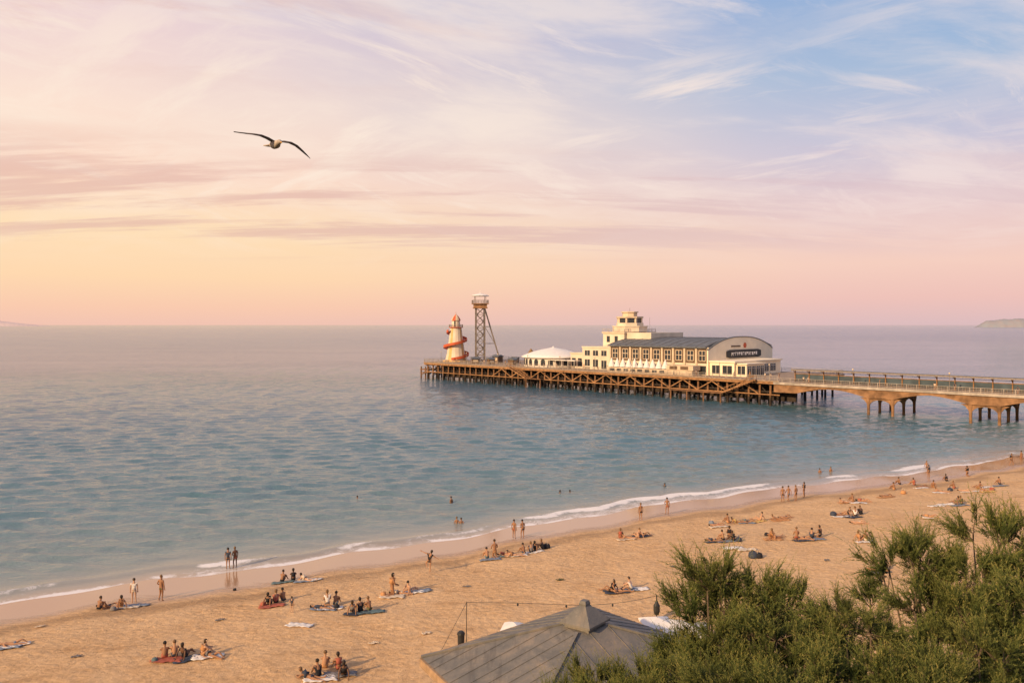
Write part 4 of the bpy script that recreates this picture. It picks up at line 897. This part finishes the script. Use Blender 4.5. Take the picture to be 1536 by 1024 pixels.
for (u,v,z_) in [(146,-1.5,BZ),(147,-1.2,BZ),(163,0,BZ),(175,-1.8,BZ),(178,1,BZ),(190,-1,BZ),(137,4,DZ),(134,2.5,DZ),(30,2,DZ),(41,1.5,DZ),(64,1.6,DZ),(115,.9,DZ),(22,3,DZ),(126,1.5,DZ),(15,2.5,DZ),(35,3,DZ),(48,1.4,DZ),(58,2.2,DZ),(74,3,DZ),(80,2.2,DZ),(129,4,DZ),(136,1.5,DZ)]:
    p=pw(u,v,z_); person(p[0],p[1],p[2],pr.choice(['stand','walk','stand_bent']),pr.uniform(0,360),'s',None,where='on pier',group='people on the pier')
# ---------------------------------------------------------------- gull
gd=13.6; G=Vector(((413-768)/F*gd,gd,H-(216-487)/F*gd))
fwd=Vector((.6,-.8,-.10)).normalized(); side=Vector((.8,.6,0)).normalized(); upv=side.cross(fwd).normalized()
if upv.z<0: upv=-upv
Mg_b=mat('gull_body_feathers',(.46,.38,.32),.7,.15,8); Mg_w=mat('gull_wing_feathers',(.13,.10,.09),.7,.3,10); Mg_t=mat('gull_wing_tips',(.03,.025,.025),.7,.2,10); Mg_k=mat('gull_beak',(.55,.30,.06),.5,.1,10)
m=MB(); pr_=[(-.25,.012,.0),(-.16,.05,.0),(-.05,.075,-.01),(.06,.07,-.01),(.13,.045,.01),(.19,.042,.02),(.23,.03,.015),(.25,.012,.01)]
m.tube([fwd*a+upv*c for a,b_,c in pr_],[b_ for a,b_,c in pr_],12)
tl=[fwd*-.2-side*.03,fwd*-.2+side*.03,fwd*-.36+side*.08-upv*.01,fwd*-.38-upv*.01,fwd*-.36-side*.08-upv*.01]
m.add([p+upv*.008 for p in tl]+[p-upv*.008 for p in tl],[(0,1,2,3,4),(9,8,7,6,5)]+[(i,(i+1)%5,(i+1)%5+5,i+5) for i in range(5)])
gull=m.build('seagull',Mg_b,None,G,True); tag(gull,'grey and white seagull gliding with outspread wings','seagull')
def wing(sgn,pts,name):
    m=MB(); vs=[]; k=9; n=len(pts)
    for (s1,uu,ff,ch) in pts:
        for j in range(k):
            t=j/(k-1); camber=.10*ch*math.sin(math.pi*t)**.8*1.0; vs.append(side*s1+upv*(uu+camber)+fwd*(ff-ch*t))
        for j in range(k):
            t=j/(k-1); camber=.10*ch*math.sin(math.pi*t)**.8-.012*(1-t)-.003; vs.append(side*s1+upv*(uu+camber)+fwd*(ff-ch*t))
    fs=[]
    for i in range(n-1):
        for j in range(k-1):
            a=i*2*k+j; b_=(i+1)*2*k+j; fs.append((a,a+1,b_+1,b_)); fs.append((a+k,b_+k,b_+k+1,a+k+1))
        a=i*2*k; b_=(i+1)*2*k; fs.append((a,b_,b_+k,a+k)); fs.append((a+k-1,a+2*k-1,b_+2*k-1,b_+k-1))
    m.add(vs,fs); per=(len(fs))//(n-1)
    m.m=[1 if f//per>=n-3 else 0 for f in range(len(fs))]
    m.build(name,[Mg_w,Mg_t],gull,(0,0,0),True)
wing(-1,[(-.03,.035,.08,.19),(-.14,.075,.10,.185),(-.26,.10,.12,.17),(-.38,.105,.10,.14),(-.5,.105,.05,.11),(-.6,.11,-.01,.07),(-.68,.12,-.07,.015)],'wing')
wing(1,[(.03,.035,.08,.19),(.14,.055,.10,.185),(.25,.05,.12,.17),(.36,.015,.10,.145),(.47,-.045,.05,.11),(.57,-.10,-.01,.075),(.66,-.155,-.07,.015)],'wing')
m=MB(); m.tube([fwd*.24+upv*.01,fwd*.29+upv*.002,fwd*.31-upv*.012],[.014,.009,.002],6); m.build('beak',Mg_k,gull)
for s1 in (-1,1):
    m=MB(); m.ell(fwd*.21+side*s1*.035+upv*.026,(.006,.006,.006),6,4); m.build('eye',Mg_t,gull)
print('done')
